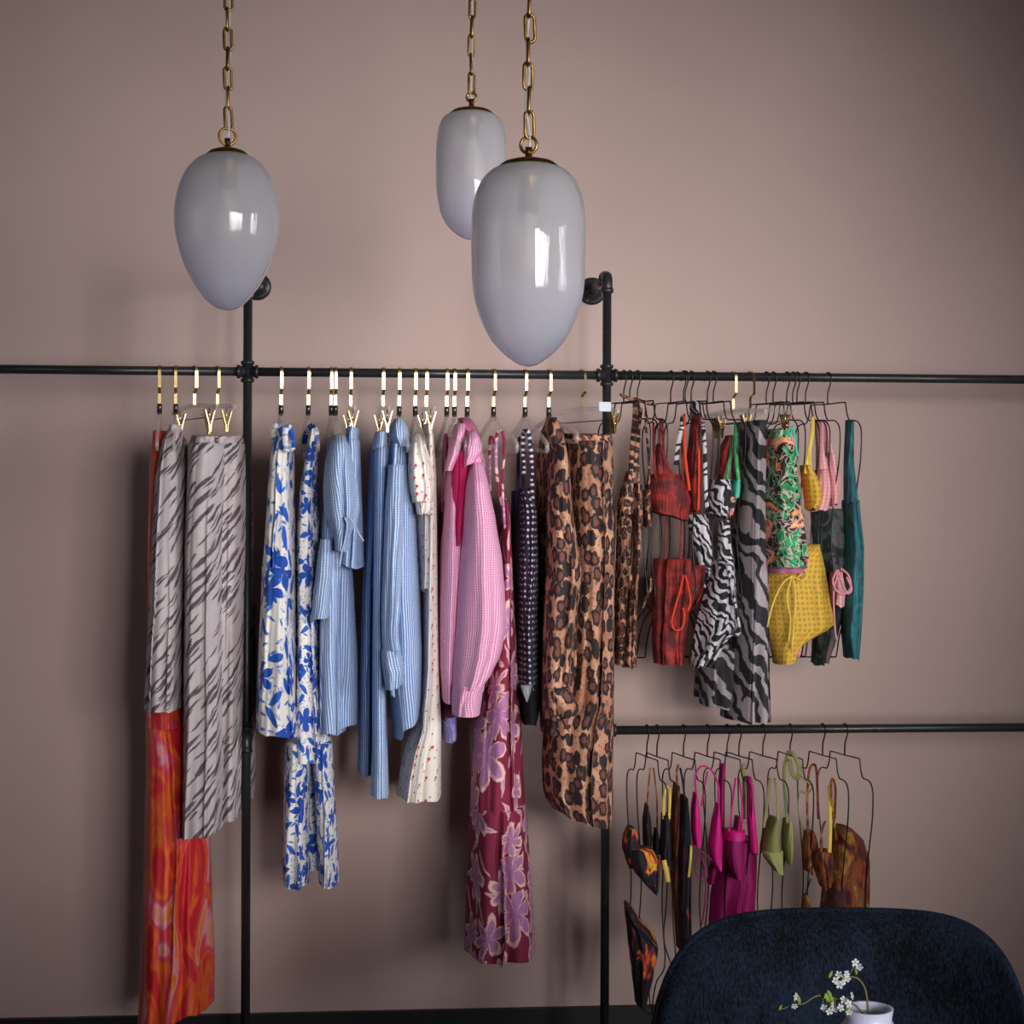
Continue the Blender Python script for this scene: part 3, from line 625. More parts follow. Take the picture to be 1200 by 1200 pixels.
drape('sleeve', [(510, 391, 405, -.17, -.08), (524, 385, 411), (545, 380, 416), (570, 378, 420), (595, 379, 422), (612, 384, 419), (628, 390, 412), (646, 392, 409)], M['blue_pale'], g, yf=-.25, yb=-.08, A=.02, n=3, seed=18, hem=3, grow=.9)
drape('peplum', [(632, 375, 390), (660, 371, 391), (700, 366, 388), (726, 364, 386)], M['blue_pale'], g, yf=-.21, yb=-.1, A=.014, n=2, seed=19, tilt=-5)
cord('tie', [(404, 607, -.26), (409, 606, -.262), (414, 612, -.26), (420, 624, -.26), (426, 634, -.26)], .0022, M['blue_pale'], g)
cord('tie', [(404, 607, -.26), (407, 614, -.262), (405, 630, -.26), (400, 650, -.26), (398, 664, -.26)], .0026, M['blue_pale'], g)
gold_hanger(393, 'the sleeveless blue striped tunic', 7)
g = garment('striped_tunic', 'sleeveless blue seersucker tunic behind the tied-sleeve blouse', 'tunic', 405, 850)
drape('body', [(515, 392, 404, -.1, .0), (560, 388, 410, -.11, .05), (660, 390, 412), (700, 389, 415), (780, 388, 419), (849, 388, 419)], M['blue_seersucker'], g, yf=-.13, yb=.13, A=.02, n=3, seed=20)
gold_hanger(411, 'the blue striped shorts', 5, clips=True, cw=.10)
g = garment('striped_shorts', 'short blue seersucker shorts clipped by the waistband', 'shorts', 413, 665)
stitch('waistband', [(502, 405, 421), (518, 404, 421)], M['blue_pale'], g, yf=-.15, yb=.12, A=.004, n=3, seed=21)
drape('body', [(516, 404, 422), (560, 404, 423), (610, 402, 425), (645, 399, 426), (664, 398, 427)], M['blue_pale'], g, yf=-.19, yb=.12, A=.016, n=3, seed=22, tilt=3)
gold_hanger(449, 'the long blue striped trousers', 6, clips=True, cw=.10)
g = garment('striped_trousers', 'long blue seersucker trousers clipped at the waist', 'trousers', 438, 932)
stitch('waistband', [(507, 439, 456), (528, 435, 456)], M['blue_pale'], g, yf=-.15, yb=.1, A=.004, n=3, seed=23)
drape('leg', [(525, 433, 449), (600, 429, 446), (700, 424, 442), (800, 421, 441), (906, 419, 441)], M['blue_shaded'], g, yf=-.08, yb=.12, A=.016, n=3, seed=24)  # rear leg, its shade put into the cloth colour
drape('leg', [(525, 439, 456), (600, 438, 454), (700, 437, 451), (800, 436, 452), (870, 436, 454), (932, 434, 456)], M['blue_pale'], g, yf=-.17, yb=.0, A=.014, n=3, seed=25)
gold_hanger(468, 'the blue striped collared shirt', 6)
g = garment('striped_shirt', 'blue seersucker shirt with turned collar and one cuffed sleeve in front', 'shirt', 474, 864)
drape('body', [(512, 458, 478, -.12, .0), (545, 453, 483, -.16, .06), (600, 449, 488), (700, 447, 493), (780, 452, 496), (830, 459, 495), (852, 462, 493)], M['blue_seersucker'], g, yf=-.19, yb=.14, A=.024, n=3, seed=26, tilt=-16, hem=3)
stitch('collar', [(491, 461, 473, -.12, -.02), (500, 457, 478, -.15, .0), (512, 456, 481, -.17, .0), (524, 463, 483, -.15, -.03)], M['blue_pale'], g, A=.01, n=2, seed=27)
sl = drape('sleeve', [(545, 455, 474), (600, 451, 474), (660, 449, 472), (710, 447, 470), (742, 447, 467), (768, 449, 471)], M['blue_pale'], g, yf=-.245, yb=-.12, A=.014, n=3, seed=28, hem=0)
stitch('cuff', [(762, 447, 469), (775, 447, 473), (790, 449, 474), (806, 452, 471)], M['blue_pale'], sl, yf=-.25, yb=-.13, A=.008, n=3, seed=29, tilt=-3)
drape('placket', [(520, 461, 466), (600, 456, 461), (700, 453, 458), (790, 456, 461), (815, 458, 463)], M['blue_pale'], g, yf=-.205, yb=-.18, A=.002, n=1, seed=30, nx=16, nb=8)
gold_hanger(487, 'the cherry print blouse', 6)
g = garment('cherry_blouse', 'cream cherry-print blouse with a gathered puff sleeve', 'blouse', 497, 690)
drape('body', [(512, 486, 496, -.1, .0), (560, 484, 508, -.12, .06), (620, 487, 511), (690, 490, 513)], M['cherry'], g, yf=-.13, yb=.12, A=.016, n=3, seed=31)
drape('sleeve', [(509, 485, 493, -.14, -.06), (522, 480, 500), (545, 478, 507), (570, 479, 510), (588, 483, 508)], M['cherry'], g, yf=-.22, yb=-.08, A=.022, n=4, seed=32, hem=2, grow=.5)
drape('ruffle', [(584, 485, 506), (594, 487, 506), (603, 489, 504)], M['cherry'], g, yf=-.2, yb=-.1, A=.018, n=6, seed=33, hem=3, grow=.2)
gold_hanger(500, 'the long cherry print skirt', 6, clips=True, cw=.08)
g = garment('cherry_skirt', 'long cream cherry-print skirt reaching below the shirts', 'skirt', 493, 934)
stitch('waistband', [(497, 497, 506), (512, 498, 509)], M['cherry'], g, yf=-.12, yb=.1, A=.003, n=2, seed=34)
drape('body', [(510, 498, 509), (560, 499, 512), (640, 498, 513), (700, 496, 514), (780, 494, 516), (850, 486, 518), (880, 474, 518), (910, 468, 518), (934, 465, 518)], M['cherry'], g, yf=-.15, yb=.14, A=.026, n=4, seed=35, hem=2)
gold_hanger(524, 'the plum dress with lilac hem', 6)
g = garment('plum_dress', 'narrow plum slip dress with lilac printed hem behind pink shirts', 'dress', 524, 867)
drape('body', [(588, 516, 524), (640, 515, 526), (760, 515, 530), (842, 517, 534)], M['plum'], g, yf=-.08, yb=.12, A=.012, n=3, seed=36, hem=0)
drape('hem_band', [(838, 517, 535), (867, 519, 536)], M['mauve_hem'], g, yf=-.09, yb=.13, A=.012, n=3, seed=37, hem=1)
strap('shoulder_strap', [(518, 600, -.09), (519, 550, -.12), (521, 512, -.13), (524, 520, -.1), (523, 590, -.06)], .006, M['plum'], g)
gold_hanger(533, 'the rear pink shirt', 6)
g = garment('rear_pink_shirt', 'pink seersucker shirt with folded collar, left of the pair', 'shirt', 528, 822)
drape('body', [(512, 526, 546, -.12, .0), (540, 523, 547, -.15, .05), (600, 519, 546), (660, 516, 544), (720, 514, 540), (780, 514, 538), (822, 517, 534)], M['pink_seersucker'], g, yf=-.17, yb=.12, A=.018, n=3, seed=38, tilt=3)
stitch('collar', [(497, 533, 546, -.13, -.03), (508, 529, 546, -.17, .0), (530, 525, 540, -.19, -.05), (552, 522, 530, -.19, -.1)], M['pink_seersucker'], g, A=.01, n=2, seed=39)
drape('lining', [(528, 530, 550), (570, 529, 548), (605, 528, 544), (640, 533, 539)], M['pink_lining'], g, yf=-.178, yb=-.12, A=.012, n=3, seed=40, hem=0)
gold_hanger(548, 'the front pink shirt', 7)
g = garment('front_pink_shirt', 'pink seersucker shirt with wide gathered sleeve and buttoned cuff', 'shirt', 558, 838)
drape('body', [(515, 546, 563, -.12, .0), (545, 544, 570, -.16, .05), (600, 540, 580), (660, 536, 588), (740, 533, 588), (806, 535, 570)], M['pink_seersucker'], g, yf=-.19, yb=.14, A=.018, n=3, seed=41)
stitch('collar', [(506, 547, 558, -.16, -.04), (515, 543, 564, -.2, .0), (530, 540, 566, -.21, -.02), (546, 540, 556, -.2, -.08)], M['pink_seersucker'], g, A=.012, n=2, seed=42, tilt=-4)
sl = drape('sleeve', [(542, 549, 567, -.19, -.05), (570, 546, 574), (610, 543, 582), (660, 540, 590), (700, 537, 593), (735, 535, 594), (765, 533, 589), (790, 531, 578), (806, 531, 567)], M['pink_seersucker'], g, yf=-.26, yb=-.06, A=.014, n=2.6, seed=43, hem=0, grow=.9)
cf = stitch('cuff', [(803, 531, 567), (815, 530, 566), (838, 530, 563)], M['pink_seersucker'], sl, yf=-.255, yb=-.1, A=.008, n=3, seed=44)
drape('yoke', [(540, 548, 568), (560, 546, 573), (600, 543, 580), (608, 543, 582)], M['sheer_pink'], g, yf=-.15, yb=.02, A=.006, n=2, seed=45, hem=0)
drape('shoulder_scarf', [(490, 537, 552, -.05, .05), (500, 535, 560), (515, 545, 566), (530, 555, 567)], M['sheer_pink'], g, yf=-.1, yb=.08, A=.012, n=3, seed=46)
gold_hanger(579, 'the burgundy floral dress', 14)
g = garment('burgundy_dress', 'long burgundy strappy dress with large mauve and cream flowers', 'dress', 588, 1120)
strap('shoulder_strap', [(575, 620, -.06), (574, 560, -.08), (574, 517, -.09), (577, 513, -.09), (579, 520, -.08)], .007, M['burgundy_floral'], g)
strap('shoulder_strap', [(590, 600, -.14), (582, 555, -.16), (582, 512, -.17), (587, 505, -.18), (591, 515, -.18), (590, 530, -.17)], .008, M['burgundy_floral'], g)
strap('shoulder_strap', [(591, 530, -.17), (589, 570, -.16), (592, 620, -.15)], .006, M['burgundy_floral'], g)
drape('bodice', [(585, 588, 596, -.14, .0), (610, 588, 598), (660, 586, 601), (700, 584, 603), (760, 576, 607), (800, 569, 610), (860, 557, 613), (905, 554, 615), (948, 552, 617)], M['burgundy_floral'], g, yf=-.16, yb=.12, A=.022, n=4, seed=149, hem=0)
drape('skirt_tier', [(944, 552, 618), (1000, 550, 622), (1060, 547, 627), (1119, 545, 630)], M['burgundy_floral'], g, yf=-.17, yb=.14, A=.03, n=4, seed=48, hem=5)
gold_hanger(616, 'the navy spotted dress', 12)
g = garment('polka_dress', 'navy white-dotted strappy dress with black lace hem', 'dress', 620, 846)
strap('shoulder_strap', [(606, 600, -.08), (607, 560, -.1), (608, 518, -.11), (611, 514, -.11), (613, 520, -.1), (613, 590, -.08)], .008, M['navy_plain'], g)
strap('shoulder_strap', [(624, 590, -.14), (623, 540, -.17), (620, 510, -.18), (616, 505, -.18), (613, 512, -.17), (614, 560, -.14)], .01, M['navy_polka'], g)
drape('side_panel', [(575, 602, 612), (640, 601, 612), (760, 603, 614)], M['navy_plain'], g, yf=-.1, yb=.1, A=.01, n=2, seed=49)
drape('body', [(572, 609, 622, -.14, .02), (600, 606, 631), (660, 605, 633), (740, 605, 633), (806, 606, 633)], M['navy_polka'], g, yf=-.16, yb=.1, A=.016, n=3, seed=50, hem=0)
drape('lace_hem', [(800, 607, 634), (825, 609, 635), (846, 613, 631)], M['black_lace'], g, yf=-.155, yb=.1, A=.018, n=4, seed=51, hem=6)
drape('satin_insert', [(803, 610, 624), (812, 612, 622), (822, 616, 619)], M['grey_satin'], g, yf=-.178, yb=-.15, A=.003, n=2, seed=52, hem=0)
gold_hanger(644, 'the leopard blouse', 16, sl=.05)
g = garment('leopard_blouse', 'leopard-print blouse with long loose sleeve, left of the leopard skirt', 'blouse', 655, 870)
drape('body', [(490, 642, 652, -.12, .0), (504, 636, 662, -.15, .06), (540, 631, 668), (600, 631, 674), (700, 632, 678), (800, 634, 680), (858, 636, 676)], M['leopard'], g, yf=-.15, yb=.14, A=.022, n=4, seed=53)
drape('sleeve', [(520, 648, 664, -.18, -.05), (545, 645, 669), (600, 642, 673), (650, 642, 680), (675, 641, 684), (720, 638, 678), (770, 637, 671), (815, 636, 668), (842, 637, 664)], M['leopard'], g, yf=-.24, yb=-.08, A=.018, n=3, seed=54, grow=.9)
drape('cuff', [(806, 640, 668), (822, 645, 675), (834, 652, 676), (840, 655, 670)], M['leopard'], g, yf=-.25, yb=-.18, A=.01, n=2, seed=55, tilt=-4)
gold_hanger(683, 'the long leopard skirt', 30, clips=True, cw=.135)
g = garment('leopard_skirt', 'long leopard-print skirt with bulging gathered hem beside the right post', 'skirt', 682, 965)
stitch('waistband', [(506, 662, 719), (520, 662, 721)], M['leopard'], g, yf=-.15, yb=.08, A=.012, n=6, seed=56, top=10)
drape('body', [(518, 662, 721), (560, 664, 722), (640, 668, 723), (760, 668, 722), (820, 660, 722), (850, 640, 722), (900, 637, 721), (935, 638, 721), (950, 642, 721), (960, 650, 719)], M['leopard'], g, yf=-.17, yb=.12, A=.026, n=5, seed=57, tilt=9, hem=6)
boxes('price_ticket', [(P(702, 480, -.19).x, P(716, 480, -.19).x, -.192, -.188, P(710, 482, -.19).z, P(710, 471, -.19).z)], M['ticket'], g)

# ------------------------------------------------------------------ swimwear, upper right bay
def cups(g, mat, cl, Y=-.13, A=.006, seed=0, names='cup'):
    for i, rows in enumerate(cl):
        drape(names, rows, mat, g, yf=Y, yb=Y + .045, A=A, n=2, seed=seed + i, hem=1, nx=28, nb=14, dz=4, flat=.7)
wire_hanger(731, 'the halter-neck leopard bikini', 22)
g = garment('leopard_bikini_top', 'leopard-print halter bikini top with ties over the hanger', 'bikini top', 738, 603)
cups(g, M['leopard_fine'], [[(552, 735, 742), (575, 728, 745), (590, 725, 745), (603, 724, 744)]], -.15, seed=60)
strap('halter_strap', [(739, 556, -.14), (741, 520, -.1), (744, 485, -.03), (744, 468, .0)], .012, M['leopard_fine'], g)
strap('halter_strap', [(741, 560, -.13), (747, 520, -.1), (748, 490, -.04), (747, 470, .0)], .012, M['leopard_fine'], g)
cord('neck_tie', [(727, 462, -.03), (735, 466, -.04), (747, 468, -.05), (756, 472, -.05), (766, 474, -.05)], .004, M['leopard_fine'], g)
wire_hanger(738, 'the frilled leopard bikini', 24)
g = garment('frilled_leopard_top', 'leopard-print bikini top with hanging frill beside the halter one', 'bikini top', 756, 615)
drape('frill', [(566, 744, 752), (580, 743, 754), (600, 743, 754), (612, 744, 752)], M['leopard_fine'], g, yf=-.15, yb=-.09, A=.014, n=4, seed=62, grow=.3)
drape('frill', [(574, 754, 763), (590, 753, 764), (605, 755, 763), (617, 756, 764)], M['leopard_fine'], g, yf=-.14, yb=-.08, A=.012, n=4, seed=63, grow=.3)
strap('halter_strap', [(757, 478, -.05), (757, 500, -.09), (760, 535, -.12), (761, 574, -.13)], .006, M['leopard_fine'], g)
strap('halter_strap', [(752, 478, -.03), (748, 520, -.09), (748, 566, -.13)], .006, M['leopard_fine'], g)
wire_hanger(747, 'the ruched leopard bottoms', 26)
g = garment('leopard_bottoms', 'dark ruched leopard-print swim bottoms hanging in narrow strips', 'bikini bottom', 738, 780)
drape('front', [(602, 724, 744), (640, 723, 742), (700, 722, 737), (780, 722, 732)], M['leopard_fine'], g, yf=-.1, yb=-.02, A=.014, n=3, seed=64, nx=32)
drape('ruched_strip', [(612, 744, 753), (660, 743, 750), (720, 736, 747), (782, 732, 747)], M['leopard_fine'], g, yf=-.13, yb=-.06, A=.012, n=3, seed=65, nx=32)
cord('side_tie', [(737, 662, -.14), (739, 678, -.145), (736, 690, -.14)], .004, M['leopard_fine'], g)
cord('side_tie', [(762, 676, -.1), (763, 688, -.1), (758, 700, -.09), (752, 715, -.09)], .004, M['leopard_fine'], g)
wire_hanger(786, 'the wide red bikini', 24)
g = garment('red_bikini_top', 'deep red ribbed bikini top with wide band', 'bikini top', 785, 604)
drape('band', [(556, 763, 800), (570, 758, 806), (584, 759, 811), (605, 763, 808)], M['red'], g, yf=-.16, yb=-.06, A=.008, n=3, seed=66, tilt=6, hem=1)
for pts in ([(768, 560, -.15), (766, 525, -.12), (766, 495, -.06)], [(772, 560, -.15), (773, 520, -.12), (774, 492, -.06)], [(779, 562, -.15), (777, 520, -.1), (776, 492, -.05)], [(800, 562, -.15), (799, 520, -.12), (800, 488, -.06)]):
    strap('strap', pts, .006, M['red'], g)
drape('cup', [(520, 770, 775), (545, 768, 785), (562, 765, 792)], M['red'], g, yf=-.145, yb=-.1, A=.006, n=2, seed=67, hem=0)
wire_hanger(801, 'the orange-red bikini', 24)
g = garment('orange_red_bikini_top', 'orange-red gathered bikini top beside the wide red one', 'bikini top', 815, 600)
drape('cup', [(487, 811, 822, -.08, -.03), (510, 809, 823), (545, 805, 824), (575, 803, 823), (600, 808, 821)], M['red'], g, yf=-.12, yb=-.05, A=.012, n=4, seed=68)
strap('strap', [(802, 485, -.07), (802, 520, -.13), (804, 545, -.14), (808, 575, -.15)], .007, M['orange_cord'], g)
strap('strap', [(818, 490, -.07), (819, 530, -.125), (819, 575, -.13), (818, 598, -.13)], .006, M['orange_cord'], g)
g = garment('red_bottoms', 'red ruched swim bottoms with orange drawstring loop', 'bikini bottom', 795, 778)
drape('ruched_front', [(655, 768, 812), (670, 764, 812), (690, 764, 812), (720, 765, 809), (760, 765, 804), (778, 767, 803)], M['red'], g, yf=-.13, yb=-.03, A=.02, n=6, seed=69, grow=.3, hem=2)
drape('back_panel', [(662, 800, 832), (680, 800, 834), (696, 800, 828), (715, 800, 815)], M['red'], g, yf=-.1, yb=-.02, A=.01, n=3, seed=70)
cord('drawstring', [(801, 674, -.15), (797, 692, -.155), (791, 712, -.155), (787, 730, -.155), (791, 738, -.155), (799, 736, -.155), (802, 722, -.155), (800, 712, -.15)], .0026, M['orange_cord'], g)
cord('drawstring', [(803, 674, -.15), (807, 690, -.155), (809, 705, -.155), (806, 716, -.155)], .0026, M['orange_cord'], g)
strap('side_string', [(781, 606, -.1), (780, 640, -.1), (779, 660, -.1)], .004, M['red'], g)
strap('side_string', [(799, 606, -.1), (798, 640, -.1), (798, 660, -.1)], .006, M['red'], g)
wire_hanger(803, 'the red ruched swim bottoms', 28)
wire_hanger(810, 'the scrunched zebra bikini', 22)
g = garment('zebra_bikini_top', 'small zebra-print bandeau bikini top with twisted strap', 'bikini top', 846, 606)
drape('band', [(562, 834, 858), (575, 832, 859), (590, 831, 857), (605, 832, 853)], M['zebra_fine'], g, yf=-.16, yb=-.08, A=.008, n=3, seed=72, tilt=4, hem=1)
strap('strap', [(829, 600, -.13), (827, 570, -.14), (826, 530, -.13), (824, 495, -.08)], .010, M['zebra_fine'], g)
strap('strap', [(792, 545, -.13), (795, 520, -.12), (799, 500, -.1), (800, 488, -.06)], .012, M['zebra_fine'], g)
drape('knot', [(470, 811, 821), (478, 809, 822), (486, 812, 822)], M['zebra_fine'], g, yf=-.06, yb=-.0, A=.01, n=4, seed=73, grow=.2)
wire_hanger(829, 'the zebra swim bottoms', 24)
g = garment('zebra_bottoms', 'zebra-print swim bottoms with tied sides under the bandeau', 'bikini bottom', 838, 778)
drape('back_panel', [(603, 805, 832), (620, 808, 834), (660, 818, 838), (690, 822, 838)], M['zebra_fine'], g, yf=-.1, yb=-.05, A=.008, n=3, seed=74)
drape('front', [(655, 838, 862), (680, 832, 864), (710, 822, 865), (735, 816, 866), (758, 812, 850), (780, 810, 826)], M['zebra_fine'], g, yf=-.15, yb=-.04, A=.016, n=4, seed=75)
drape('side', [(610, 842, 856), (640, 842, 858), (665, 840, 862)], M['zebra_fine'], g, yf=-.12, yb=-.06, A=.008, n=2, seed=76)
cord('side_tie', [(852, 660, -.16), (858, 690, -.165), (864, 720, -.165), (866, 742, -.16), (855, 745, -.16), (845, 760, -.16), (833, 780, -.15)], .004, M['zebra_fine'], g)
wire_hanger(836, 'the dark red and green bikini', 26)
g = garment('red_green_bikini_top', 'small dark red triangle bikini top with green strap', 'bikini top', 852, 606)
cups(g, M['red'], [[(510, 852, 858), (530, 842, 857), (550, 840, 852), (562, 842, 848)]], -.09, seed=77)
strap('strap', [(862, 495, -.05), (862, 510, -.09), (863, 540, -.13), (866, 565, -.15)], .009, M['green'], g)
strap('strap', [(858, 510, -.06), (855, 540, -.1), (850, 570, -.12)], .006, M['green'], g)
drape('cup', [(562, 860, 867), (572, 858, 868), (584, 858, 866)], M['aqua'], g, yf=-.16, yb=-.1, A=.004, n=2, seed=78)
drape('cup_band', [(582, 852, 864), (594, 851, 862), (605, 853, 858)], M['tropical'], g, yf=-.15, yb=-.1, A=.004, n=2, seed=79)
gold_hanger(861, '', 20, clips=True, cw=.06, label='gold-hooked clear clip hanger holding the zebra sarong')
g = garment('zebra_sarong', 'long grey and black zebra-print sarong with tiered hem', 'sarong', 870, 843)
drape('body', [(494, 872, 897), (520, 869, 898), (560, 866, 899), (620, 862, 900), (700, 862, 900), (780, 858, 902), (843, 850, 905)], M['zebra'], g, yf=-.16, yb=.1, A=.022, n=4, seed=80, hem=3)
drape('tier', [(640, 830, 866), (700, 822, 866), (780, 817, 866), (815, 815, 866)], M['zebra'], g, yf=-.03, yb=.12, A=.02, n=4, seed=81)
drape('tier', [(760, 822, 870), (800, 821, 876), (830, 822, 880)], M['zebra'], g, yf=-.08, yb=.1, A=.02, n=4, seed=82, tilt=5)
gold_hanger(881, '', 35, clips=True, cw=.12, label='gold-hooked clear clip hanger holding the tropical flower skirt')
g = garment('tropical_skirt', 'green, orange and black tropical flower mini skirt', 'skirt', 922, 668)
stitch('waistband', [(503, 899, 928), (516, 897, 931)], M['tropical'], g, yf=-.2, yb=.0, A=.006, n=4, seed=83)
drape('body', [(514, 897, 932), (540, 895, 937), (580, 893, 943), (620, 893, 948), (664, 893, 952)], M['tropical'], g, yf=-.22, yb=.02, A=.012, n=3, seed=84, hem=1)
stitch('hem_lining', [(660, 896, 950), (671, 897, 946)], M['sheer_pink'], g, yf=-.19, yb=.0, A=.008, n=3, seed=85)
strap('hanging_loop', [(926, 515, -.2), (926, 505, -.19), (929, 501, -.18), (932, 520, -.19), (934, 535, -.2)], .008, M['aqua'], g)
wire_hanger(898, 'the yellow bikini', 24)
g = garment('yellow_bikini_top', 'yellow bikini top with knotted gold strap', 'bikini top', 955, 595)
drape('cup', [(545, 941, 950), (560, 942, 960), (575, 944, 966), (590, 946, 964), (597, 947, 955)], M['yellow'], g, yf=-.17, yb=-.1, A=.006, n=2, seed=86, nx=32, flat=.7)
strap('strap', [(944, 555, -.16), (948, 530, -.15), (952, 505, -.13), (952, 488, -.1)], .010, M['yellow_cord'], g)
strap('strap', [(950, 550, -.16), (949, 530, -.15), (953, 505, -.13)], .007, M['yellow_cord'], g)
wire_hanger(906, 'the salmon checked bikini', 24)
g = garment('salmon_check_bikini', 'salmon pink checked bikini top with broad strap', 'bikini top', 968, 600)
drape('cup', [(550, 958, 972), (565, 955, 976), (580, 952, 977), (598, 948, 974)], M['pink_check'], g, yf=-.14, yb=-.08, A=.005, n=2, seed=87, nx=32, flat=.7)
drape('strap', [(492, 956, 967, -.08, -.03), (520, 957, 968, -.11, -.07), (552, 957, 972, -.13, -.09)], M['pink_check'], g, A=.004, n=2, seed=88, nx=24)
wire_hanger(922, 'the rear pink checked bikini', 24)
g = garment('pink_check_crop', 'pink checked crop top just behind the salmon checked one', 'bikini top', 980, 592)
drape('cup', [(530, 968, 978), (550, 968, 984), (562, 970, 987), (575, 970, 986), (592, 972, 982)], M['pink_check'], g, yf=-.11, yb=-.05, A=.005, n=2, seed=89, nx=32, flat=.7)
drape('strap', [(492, 964, 970, -.07, -.03), (515, 966, 973, -.1, -.06), (535, 968, 978, -.1, -.06)], M['pink_check'], g, A=.003, n=2, seed=90, nx=24)
wire_hanger(929, 'the yellow swim bottoms', 26)
g = garment('yellow_bottoms', 'yellow spotted swim bottoms with pale drawstring bow', 'bikini bottom', 935, 777)
drape('front', [(638, 938, 962, -.12, -.02), (652, 905, 966), (672, 898, 970), (700, 897, 974), (725, 899, 979), (737, 901, 980), (745, 903, 962), (760, 906, 938), (777, 910, 932)], M['yellow'], g, yf=-.15, yb=-.04, A=.01, n=3, seed=91, tilt=-2, hem=1, grow=.4)
for pts in ([(928, 675, -.17), (916, 685, -.175), (905, 710, -.175), (899, 735, -.17)], [(928, 675, -.17), (922, 700, -.175), (926, 725, -.175), (924, 752, -.17)], [(929, 676, -.17), (932, 700, -.175), (930, 730, -.175), (928, 762, -.17)], [(928, 675, -.17), (938, 680, -.175), (945, 675, -.175), (943, 668, -.17), (936, 675, -.17)]):
    cord('drawstring', pts, .0025, M['yellow_cord'], g)
wire_hanger(934, 'the pink-tied swim bottoms', 24)
g = garment('pink_tie_bottoms', 'pink swim bottoms with looped pink side ties', 'bikini bottom', 980, 750)
drape('side', [(670, 974, 988), (690, 974, 992), (710, 975, 990)], M['pink_check'], g, yf=-.1, yb=-.04, A=.006, n=2, seed=92, nx=32)
cord('tie_loop', [(981, 668, -.16), (976, 680, -.165), (980, 692, -.165), (990, 696, -.165), (997, 688, -.165), (994, 674, -.165), (985, 666, -.16)], .003, M['pink_cord'], g)
cord('tie_loop', [(982, 668, -.16), (986, 682, -.165), (993, 695, -.165), (998, 690, -.165), (992, 676, -.165)], .003, M['pink_cord'], g)
cord('tie_end', [(982, 670, -.16), (977, 695, -.16), (978, 730, -.16), (980, 750, -.155)], .0026, M['pink_cord'], g)
cord('tie_end', [(935, 770, -.12), (941, 745, -.12), (945, 730, -.12)], .005, M['pink_cord'], g)
wire_hanger(944, 'the dark tropical swimsuit', 26)
g = garment('dark_tropical_swimsuit', 'dark teal leaf-print swimsuit behind the yellow bottoms', 'swimsuit', 975, 778)
drape('body', [(596, 952, 996), (640, 955, 998), (700, 962, 996), (740, 956, 985), (778, 955, 972)], M['dark_tropical'], g, yf=-.07, yb=.03, A=.014, n=3, seed=93)
strap('strap', [(962, 598, -.07), (960, 540, -.05), (957, 492, -.02)], .008, M['dark_tropical'], g)
wire_hanger(970, 'the teal swimsuit', 24)
g = garment('teal_swimsuit', 'teal swimsuit at the right end of the upper rail', 'swimsuit', 1000, 770)
drape('body', [(586, 991, 1008), (640, 993, 1014), (690, 990, 1014), (740, 990, 1010), (772, 994, 1006)], M['teal'], g, yf=-.12, yb=-.02, A=.012, n=3, seed=94)
drape('strap', [(492, 993, 1001, -.07, -.02), (540, 991, 1001, -.1, -.05), (590, 991, 1006, -.12, -.06)], M['teal'], g, A=.008, n=3, seed=95, nx=28)

# ------------------------------------------------------------------ swimwear, lower rail
wire_hanger(758, 'the tie-dye bandeau bikini', 14, True)
g = garment('tie_dye_bandeau', 'black, orange and yellow tie-dye twisted bandeau top', 'bikini top', 752, 1045)
drape('front', [(996, 738, 766), (1008, 736, 775), (1020, 742, 774), (1034, 752, 772), (1046, 763, 771)], M['tie_dye'], g, yf=-.17, yb=-.08, A=.012, n=3, seed=101, tilt=2)
drape('twist', [(972, 737, 745), (980, 731, 750), (994, 730, 750), (1008, 734, 748), (1018, 738, 748)], M['tie_dye'], g, yf=-.14, yb=-.05, A=.012, n=3, seed=102)
cord('tie', [(773, 1002, -.16), (772, 1020, -.165), (770, 1046, -.16)], .003, M['tie_dye'], g)
g = garment('tie_dye_bottoms', 'tie-dye swim bottoms hanging lowest beside the chair', 'bikini bottom', 752, 1178)
drape('front', [(1062, 734, 740), (1075, 734, 748), (1095, 736, 768), (1115, 738, 773), (1140, 741, 768), (1178, 746, 758)], M['tie_dye'], g, yf=-.14, yb=-.04, A=.014, n=3, seed=103)
cord('side_string', [(735, 1062, -.14), (742, 1080, -.15), (756, 1095, -.15), (770, 1110, -.15)], .0024, M['tie_dark'], g)
wire_hanger(770, 'the dark triangle bikini', 14, True)
g = garment('dark_triangle_top', 'dark narrow triangle bikini top with thin orange straps', 'bikini top', 762, 1000)
cups(g, M['tie_dark'], [[(943, 757, 760), (960, 754, 764), (985, 754, 766), (1002, 757, 764)], [(972, 768, 771), (985, 766, 774), (1002, 766, 773)]], -.09, seed=104)
strap('strap', [(758, 945, -.08), (760, 920, -.07), (762, 900, -.05)], .004, M['tie_rust'], g)
strap('strap', [(770, 975, -.07), (770, 940, -.06), (768, 918, -.05), (766, 900, -.04)], .004, M['tie_rust'], g)
strap('under_band', [(752, 1001, -.1), (762, 1004, -.105), (775, 1003, -.1)], .006, M['tie_rust'], g)
g = garment('yellow_tip_top', 'black bikini top with yellow-tipped straps and trailing yellow tie', 'bikini top', 780, 1030)
drape('cup', [(955, 776, 784), (975, 775, 786), (1000, 774, 787), (1015, 776, 786)], M['tie_dark'], g, yf=-.13, yb=-.07, A=.01, n=3, seed=106, nx=32)
strap('strap', [(778, 960, -.12), (778, 935, -.1), (782, 920, -.08)], .007, M['yellow_cord'], g)
strap('strap', [(784, 960, -.12), (785, 935, -.1), (785, 922, -.08)], .007, M['yellow_cord'], g)
strap('tie', [(778, 1008, -.14), (781, 1022, -.145), (783, 1034, -.14)], .012, M['yellow_cord'], g)
wire_hanger(801, 'the dark tie-dye one-piece', 14, True)
